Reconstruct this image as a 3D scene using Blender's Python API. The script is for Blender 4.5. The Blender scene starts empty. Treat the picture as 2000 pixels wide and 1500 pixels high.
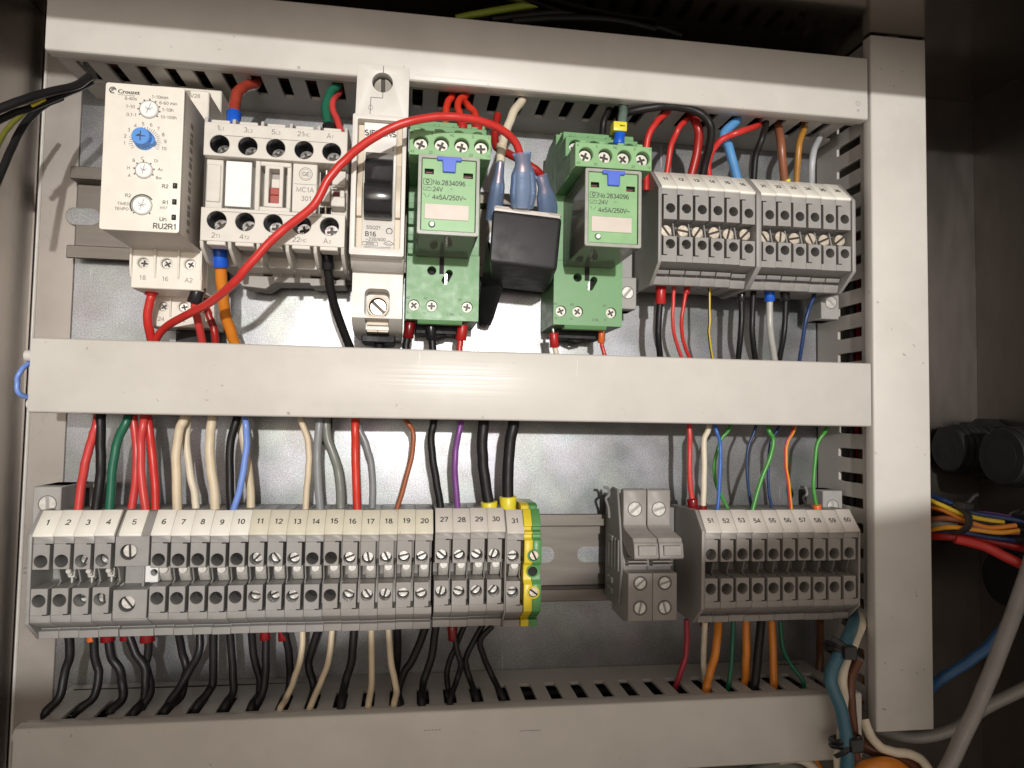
import bpy, math, random
from mathutils import Vector, Matrix
from mathutils.geometry import tessellate_polygon
random.seed(7)
SC = bpy.context.scene
COL = SC.collection
MM = 0.001
# ------------------------------------------------------------------ camera
# calibrated from the photograph: X right, Z up, h = height above the mounting plate (towards the viewer), all in mm
CF, CRX, CRY, CRZ, CCX, CCZ, CD = 1378.5734, -0.0505, -0.1450, 0.0171, 133.1075, -5.4703, 290.2521
def _rot(rx, ry, rz):
    return (Matrix.Rotation(rz, 3, 'Z') @ Matrix.Rotation(rx, 3, 'X') @ Matrix.Rotation(ry, 3, 'Y'))
CR = _rot(CRX, CRY, CRZ)
def V(x, z, h):
    return Vector((x * MM, -h * MM, z * MM))
def U(px, py, h):
    """world X, Z of the photo point (px, py) at height h above the plate"""
    d = CR.transposed() @ Vector(((px - 1000) / CF, (py - 750) / CF, 1.0))
    t = (CD - h) / d[2]
    return (CCX + d[0] * t, CCZ - d[1] * t)
def UZ(px, py, Z):
    """point of the photo ray on the horizontal plane Z"""
    d = CR.transposed() @ Vector(((px - 1000) / CF, (py - 750) / CF, 1.0))
    t = (CCZ - Z) / d[1]
    return (CCX + d[0] * t, Z, CD - d[2] * t)
cam_data = bpy.data.cameras.new("camera")
cam = bpy.data.objects.new("camera", cam_data)
COL.objects.link(cam)
cam_data.sensor_width = 36.0
cam_data.lens = CF / 2000.0 * 36.0
cam_data.clip_start = 0.01
cam_data.clip_end = 20.0
def _b(v):
    return Vector((v[0], v[2], -v[1]))
xa, ya, za = _b(CR[0]), -_b(CR[1]), -_b(CR[2])
M = Matrix((xa, ya, za)).transposed().to_4x4()
M.translation = V(CCX, CCZ, CD)
cam.matrix_world = M
cam_data.dof.use_dof = True
cam_data.dof.focus_distance = 0.245
cam_data.dof.aperture_fstop = 22.0
SC.camera = cam
# ------------------------------------------------------------------ light
w = bpy.data.worlds.new("World")
SC.world = w
w.use_nodes = True
w.node_tree.nodes["Background"].inputs[0].default_value = (0.95, 0.82, 0.71, 1)
w.node_tree.nodes["Background"].inputs[1].default_value = 0.44
def area(name, x, z, h, size, power, col, tx, tz, shape='DISK'):
    l = bpy.data.lights.new(name, 'AREA')
    l.shape = shape
    l.size = size * MM
    if shape == 'RECTANGLE':
        l.size_y = size * MM * 0.7
    l.energy = power
    l.color = col
    o = bpy.data.objects.new(name, l)
    COL.objects.link(o)
    o.location = V(x, z, h)
    d = V(tx, tz, 0) - V(x, z, h)
    o.rotation_euler = d.to_track_quat('-Z', 'Y').to_euler()
    return o
area("work_lamp_light", 170, 146, 1140, 22, 9.3, (1.0, 0.985, 0.95), 150, 20)
area("fill_light", 105, 35, 880, 400, 1.95, (1.0, 0.87, 0.76), 130, 10, 'RECTANGLE')  # soft fill added behind the camera for ambient light and plate glare
SC.view_settings.view_transform = 'Standard'
SC.view_settings.look = 'None'
SC.view_settings.exposure = 0.0
SC.view_settings.gamma = 1.0
SC.render.engine = 'CYCLES'
try:
    SC.cycles.max_bounces = 8
    SC.cycles.transparent_max_bounces = 16
    SC.cycles.use_denoising = True
    SC.cycles.sample_clamp_indirect = 4.0
except Exception:
    pass
# ------------------------------------------------------------------ materials
MATS = {}
def _new(name):
    m = bpy.data.materials.new(name)
    m.use_nodes = True
    nt = m.node_tree
    return m, nt, nt.nodes["Principled BSDF"]
def plastic(name, col, rough=0.42, var=0.05, bump=0.15, scale=260, metallic=0.0, spec=0.5, dirt=0.0, grain=0.03):
    m, nt, p = _new(name)
    N, L = nt.nodes, nt.links
    tc = N.new('ShaderNodeTexCoord')
    n1 = N.new('ShaderNodeTexNoise'); n1.inputs['Scale'].default_value = scale; n1.inputs['Detail'].default_value = 5
    n2 = N.new('ShaderNodeTexNoise'); n2.inputs['Scale'].default_value = 2600; n2.inputs['Detail'].default_value = 3
    L.new(tc.outputs['Object'], n1.inputs['Vector']); L.new(tc.outputs['Object'], n2.inputs['Vector'])
    r = N.new('ShaderNodeMapRange'); r.inputs[1].default_value = 0.3; r.inputs[2].default_value = 0.7
    r.inputs[3].default_value = 1 - var; r.inputs[4].default_value = 1 + var
    L.new(n1.outputs[0], r.inputs[0])
    mul = N.new('ShaderNodeVectorMath'); mul.operation = 'SCALE'
    mul.inputs[0].default_value = col[:3]
    L.new(r.outputs[0], mul.inputs['Scale'])
    out = mul.outputs[0]
    if dirt > 0:
        n3 = N.new('ShaderNodeTexNoise'); n3.inputs['Scale'].default_value = scale * 2.2; n3.inputs['Detail'].default_value = 8; n3.inputs['Roughness'].default_value = 0.7
        L.new(tc.outputs['Object'], n3.inputs['Vector'])
        cr = N.new('ShaderNodeMapRange'); cr.inputs[1].default_value = 0.62; cr.inputs[2].default_value = 0.78
        cr.inputs[3].default_value = 0.0; cr.inputs[4].default_value = dirt
        L.new(n3.outputs[0], cr.inputs[0])
        mx = N.new('ShaderNodeMix'); mx.data_type = 'RGBA'
        L.new(cr.outputs[0], mx.inputs[0]); L.new(out, mx.inputs[6]); mx.inputs[7].default_value = (0.10, 0.085, 0.07, 1)
        out = mx.outputs[2]
    L.new(out, p.inputs['Base Color'])
    p.inputs['Roughness'].default_value = rough
    rr = N.new('ShaderNodeMapRange'); rr.inputs[1].default_value = 0.3; rr.inputs[2].default_value = 0.7
    rr.inputs[3].default_value = rough * 0.85; rr.inputs[4].default_value = min(1, rough * 1.2)
    L.new(n1.outputs[0], rr.inputs[0]); L.new(rr.outputs[0], p.inputs['Roughness'])
    p.inputs['Metallic'].default_value = metallic
    p.inputs['Specular IOR Level'].default_value = spec
    if bump > 0:
        b = N.new('ShaderNodeBump'); b.inputs['Strength'].default_value = bump; b.inputs['Distance'].default_value = 0.0001
        L.new(n2.outputs[0], b.inputs['Height']); L.new(b.outputs[0], p.inputs['Normal'])
    MATS[name] = m
    return m
def metal(name, col, rough, bump=0.2, scale=900, stretch=(1, 1, 1), var=0.15):
    m, nt, p = _new(name)
    N, L = nt.nodes, nt.links
    tc = N.new('ShaderNodeTexCoord'); mp = N.new('ShaderNodeMapping'); mp.inputs['Scale'].default_value = stretch
    n = N.new('ShaderNodeTexNoise'); n.inputs['Scale'].default_value = scale; n.inputs['Detail'].default_value = 6
    L.new(tc.outputs['Object'], mp.inputs[0]); L.new(mp.outputs[0], n.inputs['Vector'])
    r = N.new('ShaderNodeMapRange'); r.inputs[3].default_value = rough * (1 - 2 * var); r.inputs[4].default_value = rough * (1 + 2 * var)
    L.new(n.outputs[0], r.inputs[0]); L.new(r.outputs[0], p.inputs['Roughness'])
    c = N.new('ShaderNodeMapRange'); c.inputs[1].default_value = .25; c.inputs[2].default_value = .75; c.inputs[3].default_value = 1 - var; c.inputs[4].default_value = 1 + var
    L.new(n.outputs[0], c.inputs[0])
    mul = N.new('ShaderNodeVectorMath'); mul.operation = 'SCALE'; mul.inputs[0].default_value = col[:3]
    L.new(c.outputs[0], mul.inputs['Scale']); L.new(mul.outputs[0], p.inputs['Base Color'])
    p.inputs['Metallic'].default_value = 1.0
    if bump:
        b = N.new('ShaderNodeBump'); b.inputs['Strength'].default_value = bump; b.inputs['Distance'].default_value = 0.0001
        L.new(n.outputs[0], b.inputs['Height']); L.new(b.outputs[0], p.inputs['Normal'])
    MATS[name] = m
    return m
def galvanised():
    m, nt, p = _new('galvanised')
    N, L = nt.nodes, nt.links
    tc = N.new('ShaderNodeTexCoord')
    mp = N.new('ShaderNodeMapping'); mp.inputs['Scale'].default_value = (1.0, 1.0, 0.8)
    L.new(tc.outputs['Object'], mp.inputs[0])
    fine = N.new('ShaderNodeTexNoise'); fine.inputs['Scale'].default_value = 1300; fine.inputs['Detail'].default_value = 5; fine.inputs['Roughness'].default_value = 0.65
    L.new(mp.outputs[0], fine.inputs['Vector'])
    vo = N.new('ShaderNodeTexVoronoi'); vo.inputs['Scale'].default_value = 700
    L.new(mp.outputs[0], vo.inputs['Vector'])
    big = N.new('ShaderNodeTexNoise'); big.inputs['Scale'].default_value = 60; big.inputs['Detail'].default_value = 4
    L.new(tc.outputs['Object'], big.inputs['Vector'])
    # long fine scratches
    mp2 = N.new('ShaderNodeMapping'); mp2.inputs['Rotation'].default_value = (0, 0.6, 0); mp2.inputs['Scale'].default_value = (1, 1, 0.03)
    L.new(tc.outputs['Object'], mp2.inputs[0])
    sc_ = N.new('ShaderNodeTexNoise'); sc_.inputs['Scale'].default_value = 900; sc_.inputs['Detail'].default_value = 2
    L.new(mp2.outputs[0], sc_.inputs['Vector'])
    sr = N.new('ShaderNodeMapRange'); sr.inputs[1].default_value = 0.74; sr.inputs[2].default_value = 0.8
    L.new(sc_.outputs[0], sr.inputs[0])
    cr = N.new('ShaderNodeMix'); cr.data_type = 'RGBA'
    cr.inputs[6].default_value = (0.20, 0.23, 0.265, 1); cr.inputs[7].default_value = (0.42, 0.46, 0.505, 1)
    L.new(fine.outputs[0], cr.inputs[0])
    cr2 = N.new('ShaderNodeMix'); cr2.data_type = 'RGBA'; cr2.blend_type = 'MULTIPLY'; cr2.inputs[0].default_value = 0.75
    L.new(cr.outputs[2], cr2.inputs[6]); L.new(big.outputs['Color'], cr2.inputs[7])
    hs = N.new('ShaderNodeHueSaturation'); hs.inputs['Saturation'].default_value = 0.22; hs.inputs['Value'].default_value = 1.2
    L.new(cr2.outputs[2], hs.inputs['Color'])
    spk = N.new('ShaderNodeTexNoise'); spk.inputs['Scale'].default_value = 2400; spk.inputs['Detail'].default_value = 3; spk.inputs['Roughness'].default_value = .8
    L.new(tc.outputs['Object'], spk.inputs['Vector'])
    spr = N.new('ShaderNodeMapRange'); spr.inputs[1].default_value = .38; spr.inputs[2].default_value = .62; spr.inputs[3].default_value = .62; spr.inputs[4].default_value = 1.25
    L.new(spk.outputs[0], spr.inputs[0])
    spm = N.new('ShaderNodeVectorMath'); spm.operation = 'SCALE'
    L.new(hs.outputs[0], spm.inputs[0]); L.new(spr.outputs[0], spm.inputs['Scale'])
    cr3 = N.new('ShaderNodeMix'); cr3.data_type = 'RGBA'; cr3.inputs[7].default_value = (0.9, 0.9, 0.9, 1)
    L.new(sr.outputs[0], cr3.inputs[0]); L.new(spm.outputs[0], cr3.inputs[6])
    L.new(cr3.outputs[2], p.inputs['Base Color'])
    r = N.new('ShaderNodeMapRange'); r.inputs[1].default_value = .3; r.inputs[2].default_value = .7; r.inputs[3].default_value = 0.33; r.inputs[4].default_value = 0.45
    L.new(big.outputs[0], r.inputs[0]); L.new(r.outputs[0], p.inputs['Roughness'])
    p.inputs['Metallic'].default_value = 0.93
    add = N.new('ShaderNodeMath'); add.operation = 'MULTIPLY_ADD'; add.inputs[1].default_value = 0.4
    L.new(vo.outputs['Distance'], add.inputs[0]); L.new(fine.outputs[0], add.inputs[2])
    b = N.new('ShaderNodeBump'); b.inputs['Strength'].default_value = 0.22; b.inputs['Distance'].default_value = 0.000022
    L.new(add.outputs[0], b.inputs['Height']); L.new(b.outputs[0], p.inputs['Normal'])
    MATS['galvanised'] = m
def duct_mat(name, col):
    m = plastic(name, col, rough=0.42, var=0.035, bump=0.12, scale=60, dirt=0.0)
    nt = m.node_tree; N, L = nt.nodes, nt.links; p = N["Principled BSDF"]
    src = p.inputs['Base Color'].links[0].from_socket
    tc = N.new('ShaderNodeTexCoord')
    sp = N.new('ShaderNodeTexNoise'); sp.inputs['Scale'].default_value = 330; sp.inputs['Detail'].default_value = 2
    L.new(tc.outputs['Object'], sp.inputs['Vector'])
    r = N.new('ShaderNodeMapRange'); r.inputs[1].default_value = 0.735; r.inputs[2].default_value = 0.79; r.inputs[4].default_value = 0.6
    L.new(sp.outputs[0], r.inputs[0])
    mx = N.new('ShaderNodeMix'); mx.data_type = 'RGBA'; mx.inputs[7].default_value = (0.2, 0.17, 0.14, 1)
    L.new(r.outputs[0], mx.inputs[0]); L.new(src, mx.inputs[6])
    # broad smudges
    sm = N.new('ShaderNodeTexNoise'); sm.inputs['Scale'].default_value = 22; sm.inputs['Detail'].default_value = 7; sm.inputs['Roughness'].default_value = .65
    L.new(tc.outputs['Object'], sm.inputs['Vector'])
    r2 = N.new('ShaderNodeMapRange'); r2.inputs[1].default_value = 0.5; r2.inputs[2].default_value = 0.75; r2.inputs[4].default_value = 0.22
    L.new(sm.outputs[0], r2.inputs[0])
    mx2 = N.new('ShaderNodeMix'); mx2.data_type = 'RGBA'; mx2.inputs[7].default_value = (0.33, 0.29, 0.25, 1)
    L.new(r2.outputs[0], mx2.inputs[0]); L.new(mx.outputs[2], mx2.inputs[6])
    L.new(mx2.outputs[2], p.inputs['Base Color'])
    # fine lengthwise extrusion lines in the gloss
    mp = N.new('ShaderNodeMapping'); mp.inputs['Scale'].default_value = (0.01, 1, 1)
    L.new(tc.outputs['Object'], mp.inputs[0])
    st = N.new('ShaderNodeTexNoise'); st.inputs['Scale'].default_value = 1500; st.inputs['Detail'].default_value = 3
    L.new(mp.outputs[0], st.inputs['Vector'])
    rr = N.new('ShaderNodeMapRange'); rr.inputs[1].default_value = .3; rr.inputs[2].default_value = .7; rr.inputs[3].default_value = 0.30; rr.inputs[4].default_value = 0.5
    L.new(st.outputs[0], rr.inputs[0]); L.new(rr.outputs[0], p.inputs['Roughness'])
    return m
def glassy(name, tint, alpha_mix, rough=0.08, col=(0.1, 0.1, 0.1)):
    m = bpy.data.materials.new(name); m.use_nodes = True
    nt = m.node_tree; N, L = nt.nodes, nt.links
    N.remove(N["Principled BSDF"])
    o = N["Material Output"]
    t = N.new('ShaderNodeBsdfTransparent'); t.inputs[0].default_value = (*tint, 1)
    d = N.new('ShaderNodeBsdfPrincipled'); d.inputs['Base Color'].default_value = (*col, 1); d.inputs['Roughness'].default_value = rough
    fr = N.new('ShaderNodeFresnel'); fr.inputs[0].default_value = 1.5
    mr = N.new('ShaderNodeMapRange'); mr.inputs[3].default_value = alpha_mix; mr.inputs[4].default_value = 1.0
    L.new(fr.outputs[0], mr.inputs[0])
    mx = N.new('ShaderNodeMixShader'); L.new(mr.outputs[0], mx.inputs[0]); L.new(t.outputs[0], mx.inputs[1]); L.new(d.outputs[0], mx.inputs[2])
    L.new(mx.outputs[0], o.inputs['Surface'])
    MATS[name] = m
duct_mat('duct_cream', (0.635, 0.61, 0.565))
duct_mat('duct_grey', (0.50, 0.475, 0.44))
plastic('grey', (0.30, 0.29, 0.278), 0.48, 0.06, dirt=0.25)
plastic('grey_warm', (0.285, 0.265, 0.245), 0.48, 0.06, dirt=0.35)
plastic('grey_light', (0.35, 0.342, 0.325), 0.45, 0.05)
plastic('grey_mid', (0.22, 0.21, 0.20), 0.5, 0.05)
plastic('marker_white', (0.85, 0.82, 0.735), 0.38, 0.03, bump=0.05)
plastic('marker_cream', (0.70, 0.66, 0.53), 0.4, 0.05, bump=0.05, dirt=0.35)
plastic('marker_grey', (0.62, 0.575, 0.52), 0.4, 0.03, bump=0.05)
plastic('timer_white', (0.76, 0.72, 0.64), 0.38, 0.03, bump=0.1)
plastic('timer_grey', (0.50, 0.465, 0.42), 0.45, 0.04)
plastic('contactor', (0.62, 0.59, 0.535), 0.42, 0.04, bump=0.1, dirt=0.15)
plastic('contactor_base', (0.36, 0.34, 0.315), 0.5, 0.05)
plastic('mcb', (0.67, 0.645, 0.60), 0.40, 0.04, dirt=0.35)
plastic('mcb_yellowed', (0.64, 0.56, 0.44), 0.45, 0.08, dirt=0.45)
plastic('white_label', (0.80, 0.80, 0.79), 0.35, 0.02, bump=0)
plastic('relay_label', (0.60, 0.53, 0.465), 0.4, 0.03, bump=0.05)
plastic('green', (0.155, 0.335, 0.145), 0.42, 0.05, dirt=0.1)
plastic('green_light', (0.235, 0.44, 0.205), 0.36, 0.04)
plastic('pe_green', (0.09, 0.27, 0.085), 0.4, 0.05)
plastic('pe_yellow', (0.72, 0.56, 0.03), 0.4, 0.05)
plastic('blue_tab', (0.07, 0.14, 0.62), 0.35, 0.03)
plastic('blue_knob', (0.09, 0.27, 0.68), 0.35, 0.03)
plastic('red_switch', (0.33, 0.045, 0.03), 0.4, 0.05)
plastic('black_gloss', (0.018, 0.018, 0.02), 0.18, 0.1, bump=0.02, dirt=0.0)
plastic('gland_black', (0.010, 0.010, 0.010), 0.55, 0.12)
plastic('black_matt', (0.016, 0.016, 0.017), 0.5, 0.12)
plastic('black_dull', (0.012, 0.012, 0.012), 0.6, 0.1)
plastic('well_shade', (0.10, 0.09, 0.08), 0.5, 0.15)  # dull dark tone paints the shade in and around screw seats
plastic('hole_shade', (0.012, 0.011, 0.010), 0.8, 0.1)  # near-black colour stands in for the shade inside holes and notches
plastic('recess_shade', (0.06, 0.052, 0.045), 0.5, 0.1, metallic=0.6)  # dark metal stands in for the shade in screw slots
plastic('dark_red', (0.16, 0.02, 0.02), 0.4)
plastic('print', (0.045, 0.042, 0.042), 0.6, 0.02, bump=0)
plastic('print_grey', (0.21, 0.20, 0.19), 0.6, 0.02, bump=0)
plastic('yellow_sleeve', (0.78, 0.66, 0.04), 0.4, 0.04)
plastic('blue_sleeve', (0.012, 0.11, 0.62), 0.35, 0.04)
plastic('red_sleeve', (0.46, 0.018, 0.018), 0.35, 0.04)
plastic('deep_red_sleeve', (0.19, 0.006, 0.009), 0.25, 0.04)
plastic('orange_sleeve', (0.72, 0.14, 0.03), 0.35, 0.04)
plastic('black_sleeve', (0.014, 0.014, 0.016), 0.25, 0.04)
WC = dict(red=(0.56, 0.032, 0.026), red_deep=(0.36, 0.018, 0.014), red_orange=(0.62, 0.04, 0.02), pinkred=(0.60, 0.055, 0.05), black=(0.011, 0.0105, 0.0105),
          green=(0.015, 0.13, 0.075), green_bright=(0.06, 0.30, 0.045), cream=(0.66, 0.55, 0.39), cream_pale=(0.72, 0.64, 0.50), sky=(0.18, 0.30, 0.72), blue=(0.05, 0.15, 0.50),
          grey=(0.25, 0.26, 0.265), grey_green=(0.20, 0.21, 0.185), brown=(0.33, 0.10, 0.04), purple=(0.20, 0.06, 0.26), orange=(0.68, 0.22, 0.02), navy=(0.015, 0.04, 0.13),
          brownred=(0.33, 0.045, 0.025), azure=(0.10, 0.30, 0.60), umber=(0.25, 0.09, 0.045), tan=(0.36, 0.17, 0.03), greywhite=(0.44, 0.43, 0.40), greylite=(0.40, 0.41, 0.43),
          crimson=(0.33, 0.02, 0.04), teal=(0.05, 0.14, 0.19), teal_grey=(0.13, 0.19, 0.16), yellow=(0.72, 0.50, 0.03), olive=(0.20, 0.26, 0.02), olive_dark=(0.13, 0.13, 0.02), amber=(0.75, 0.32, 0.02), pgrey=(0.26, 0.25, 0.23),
          brown_dark=(0.12, 0.045, 0.02), cable_blue=(0.03, 0.10, 0.23), copper=(0.5, 0.2, 0.1))
for k, c in WC.items():
    plastic('wire_' + k, c, 0.33 if k not in ('cream', 'cream_pale', 'black') else 0.44, spec=0.35 if k == 'black' else 0.5, var= 0.07, bump=0.08, scale=180, dirt=0.4 if k in ('cream',) else (0.12 if k in ('black', 'cream_pale') else 0.0))
galvanised()
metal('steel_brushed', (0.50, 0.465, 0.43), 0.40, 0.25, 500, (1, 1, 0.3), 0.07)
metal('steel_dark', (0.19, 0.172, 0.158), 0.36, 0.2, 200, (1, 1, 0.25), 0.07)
metal('steel_ceiling', (0.30, 0.275, 0.25), 0.13, 0.02, 300, (.2, 1, 1), 0.05)
plastic('tray', (0.36, 0.325, 0.295), 0.42, 0.09, bump=0.1, scale=45, metallic=0.45, dirt=0.35)
plastic('tray_edge_highlight', (0.72, 0.69, 0.64), 0.35, 0.08, scale=120, metallic=0.2)  # pale colour stands in for the highlight along the bent edge
plastic('tin', (0.66, 0.64, 0.60), 0.36, 0.15, bump=0.3, scale=700, metallic=0.35)
metal('rail_steel', (0.17, 0.152, 0.135), 0.46, 0.1, 400, (0.1, 1, 1), 0.12)
metal('rail_dark', (0.25, 0.23, 0.2), 0.4, 0.1, 400, (0.1, 1, 1), 0.12)
metal('zinc', (0.74, 0.73, 0.70), 0.30, 0.3, 1500, (1, 1, 1), 0.15)
metal('chrome', (0.80, 0.80, 0.80), 0.16, 0.2, 900, (1, 1, 1), 0.15)
plastic('brass', (0.74, 0.66, 0.55), 0.3, 0.15, bump=0.2, scale=900, metallic=0.55)
metal('copper', (0.85, 0.42, 0.27), 0.35, 0.3, 1500, (1, 1, 0.2), 0.15)
glassy('smoke_clear', (0.86, 0.86, 0.82), 0.22, 0.10, (0.34, 0.35, 0.31))
glassy('boot_blue', (0.66, 0.75, 0.92), 0.33, 0.3, (0.30, 0.42, 0.66))
# ------------------------------------------------------------------ mesh helpers (world mm: X, Z, h)
class MB:
    def __init__(s):
        s.v = []; s.f = []; s.smooth = 38
    def add(s, vs, fs):
        o = len(s.v); s.v += vs; s.f += [tuple(i + o for i in f) for f in fs]; return s
    def box(s, x0, x1, z0, z1, h0, h1):
        if x0 > x1: x0, x1 = x1, x0
        if z0 > z1: z0, z1 = z1, z0
        if h0 > h1: h0, h1 = h1, h0
        vs = [(x, z, h) for h in (h0, h1) for z in (z0, z1) for x in (x0, x1)]
        return s.add(vs, [(0, 2, 3, 1), (4, 5, 7, 6), (0, 1, 5, 4), (2, 6, 7, 3), (0, 4, 6, 2), (1, 3, 7, 5)])
    def extr(s, outer, c0, c1, axis, holes=()):
        """closed solid: 2-D loops extruded along an axis. axis 'h': (x,z); 'x': (z,h); 'z': (x,h)"""
        loops = [list(outer)] + [list(h) for h in holes]
        def ar(p): return sum(p[i][0] * p[(i + 1) % len(p)][1] - p[(i + 1) % len(p)][0] * p[i][1] for i in range(len(p)))
        if ar(loops[0]) < 0: loops[0].reverse()
        for i in range(1, len(loops)):
            if ar(loops[i]) > 0: loops[i].reverse()
        def pt(a, b, c):
            return {'h': (a, b, c), 'x': (c, a, b), 'z': (a, c, b)}[axis]
        flat = [p for l in loops for p in l]
        n = len(flat)
        vs = [pt(a, b, c0) for a, b in flat] + [pt(a, b, c1) for a, b in flat]
        fs = []
        if len(loops) == 1:
            top = [tuple(range(n))]
        else:
            top = [tuple(t) for t in tessellate_polygon([[Vector((a, b, 0)) for a, b in l] for l in loops])]
            top = [t if ((flat[t[1]][0] - flat[t[0]][0]) * (flat[t[2]][1] - flat[t[0]][1]) - (flat[t[2]][0] - flat[t[0]][0]) * (flat[t[1]][1] - flat[t[0]][1])) > 0 else t[::-1] for t in top]
        # orientation handled later by recalc; keep consistent
        for t in top:
            fs.append(tuple(i + n for i in t)); fs.append(tuple(reversed(t)))
        o = 0
        for l in loops:
            m = len(l)
            for i in range(m):
                a, b = o + i, o + (i + 1) % m
                fs.append((a, b, b + n, a + n))
            o += m
        return s.add(vs, fs)
    def cyl(s, x, z, h0, h1, r, n=24, r2=None):
        r2 = r if r2 is None else r2
        vs = [(x + r * math.cos(t), z + r * math.sin(t), h0) for t in [2 * math.pi * i / n for i in range(n)]]
        vs += [(x + r2 * math.cos(t), z + r2 * math.sin(t), h1) for t in [2 * math.pi * i / n for i in range(n)]]
        return s.add(vs, [tuple(range(n - 1, -1, -1)), tuple(range(n, 2 * n))] + [(i, (i + 1) % n, (i + 1) % n + n, i + n) for i in range(n)])
    def tube(s, pts, r, n=10, radii=None, caps=True, flat=1.0):
        P = [Vector(p) for p in pts]
        m = len(P); base = len(s.v); up = None
        for i, p in enumerate(P):
            t = (P[min(i + 1, m - 1)] - P[max(i - 1, 0)])
            if t.length < 1e-6: t = Vector((0, 1, 0))
            t.normalize()
            if up is None:
                up = t.orthogonal().normalized() if abs(t.z) > 0.9 else (Vector((0, 0, 1)) - t * t.z).normalized()
            up = (up - t * up.dot(t)).normalized()
            sd = t.cross(up)
            rr = radii[i] if radii else r
            for k in range(n):
                a = 2 * math.pi * k / n
                q = p + sd * (rr * math.cos(a)) + up * (rr * flat * math.sin(a))
                s.v.append(tuple(q))
        for i in range(m - 1):
            for k in range(n):
                a = base + i * n + k; b = base + i * n + (k + 1) % n
                s.f.append((a, b, b + n, a + n))
        if caps:
            s.f.append(tuple(base + k for k in range(n - 1, -1, -1)))
            s.f.append(tuple(base + (m - 1) * n + k for k in range(n)))
        return s
def rrect(x0, x1, z0, z1, r, n=4):
    out = []
    for cx, cz, a0 in ((x1 - r, z1 - r, 0), (x0 + r, z1 - r, 90), (x0 + r, z0 + r, 180), (x1 - r, z0 + r, 270)):
        for i in range(n + 1):
            a = math.radians(a0 + 90 * i / n)
            out.append((cx + r * math.cos(a), cz + r * math.sin(a)))
    return out
def circ(x, z, r, n=22, a0=0):
    return [(x + r * math.cos(a0 + 2 * math.pi * i / n), z + r * math.sin(a0 + 2 * math.pi * i / n)) for i in range(n)]
ORG = {}      # object name -> origin in mm
def to_mesh(mb, name, mat, org, bevel=0.0, seg=1):
    import bmesh
    me = bpy.data.meshes.new(name)
    me.from_pydata([tuple(V(x - org[0], z - org[1], h - org[2])) for x, z, h in mb.v], [], mb.f)
    bm = bmesh.new(); bm.from_mesh(me)
    bmesh.ops.recalc_face_normals(bm, faces=bm.faces)
    if bevel > 0:
        es = [e for e in bm.edges if e.is_manifold and e.calc_face_angle(0) > 0.6]
        try:
            bmesh.ops.bevel(bm, geom=es, offset=bevel * MM, segments=seg, profile=0.6, affect='EDGES', clamp_overlap=True)
        except Exception:
            pass
    for f in bm.faces: f.smooth = True
    bm.to_mesh(me); bm.free()
    try: me.set_sharp_from_angle(angle=math.radians(mb.smooth))
    except Exception: pass
    me.materials.append(MATS[mat])
    return me
def part(name, mb, mat, parent=None, bevel=0.0, seg=1, org=None, kind=None):
    po = ORG[parent.name] if parent else (0, 0, 0)
    o_ = org if org is not None else po
    me = to_mesh(mb, name, mat, o_, bevel, seg)
    return place(name, me, parent, o_, kind)
def place(name, me, parent=None, org=(0, 0, 0), kind=None, spin=0.0):
    o = bpy.data.objects.new(name, me); COL.objects.link(o)
    po = ORG[parent.name] if parent else (0, 0, 0)
    o.parent = parent
    o.location = V(org[0] - po[0], org[1] - po[1], org[2] - po[2])
    if spin: o.rotation_euler = (0, spin, 0)
    if kind: o['kind'] = kind
    ORG[o.name] = org
    return o
def tag(o, label, cat, group=None):
    o['label'] = label; o['category'] = cat
    if group: o['group'] = group
    return o
def thing(name, org, label, cat, group=None):
    o = bpy.data.objects.new(name, None); COL.objects.link(o)
    o.empty_display_size = 0.005
    o.location = V(*org); ORG[o.name] = org
    return tag(o, label, cat, group)
def relabel(o, label):
    o['label'] = label
def copy_thing(src, dx, dz, dh, label, skip=()):
    """copies a thing, its parts and their sub-parts"""
    base = ORG[src.name]
    def rec(o, parent, top):
        c = o.copy(); COL.objects.link(c)
        c.parent = parent
        b = ORG[o.name]; ORG[c.name] = (b[0] + dx, b[1] + dz, b[2] + dh)
        if top: c.location = V(*ORG[c.name])
        for ch in list(o.children):
            if ch.name.split('.')[0] not in skip: rec(ch, c, False)
        return c
    r = rec(src, None, True)
    r['label'] = label
    return r
# text ---------------------------------------------------------------
_tc = {}
def text_mesh_pts(s):
    if s not in _tc:
        cu = bpy.data.curves.new('t', 'FONT'); cu.body = s; cu.resolution_u = 2; cu.size = 1.0
        ob = bpy.data.objects.new('t', cu); COL.objects.link(ob)
        dg = bpy.context.evaluated_depsgraph_get()
        me = bpy.data.meshes.new_from_object(ob.evaluated_get(dg))
        vs = [(v.co.x, v.co.y) for v in me.vertices]; fs = [tuple(p.vertices) for p in me.polygons]
        bpy.data.objects.remove(ob); bpy.data.curves.remove(cu); bpy.data.meshes.remove(me)
        _tc[s] = (vs, fs)
    return _tc[s]
def text_font(mb, s, x, z, h, size, align='C', uy=(0, 1, 0), ux=(1, 0, 0), squash=1.0, bold=0.0):
    vs, fs = text_mesh_pts(s)
    if not vs: return mb
    x0 = min(v[0] for v in vs); x1 = max(v[0] for v in vs)
    ox = {'C': (x0 + x1) / 2, 'L': x0, 'R': x1}[align]
    def m(v, d=0.0):
        a = (v[0] - ox) * size * squash + d; b = (v[1] - 0.35) * size
        return (x + a * ux[0] + b * uy[0], z + a * ux[1] + b * uy[1], h + a * ux[2] + b * uy[2])
    mb.add([m(v) for v in vs], fs)
    if bold:
        mb.add([(p[0], p[1], p[2] + 0.012) for p in (m(v, bold) for v in vs)], fs)
    return mb
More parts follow.
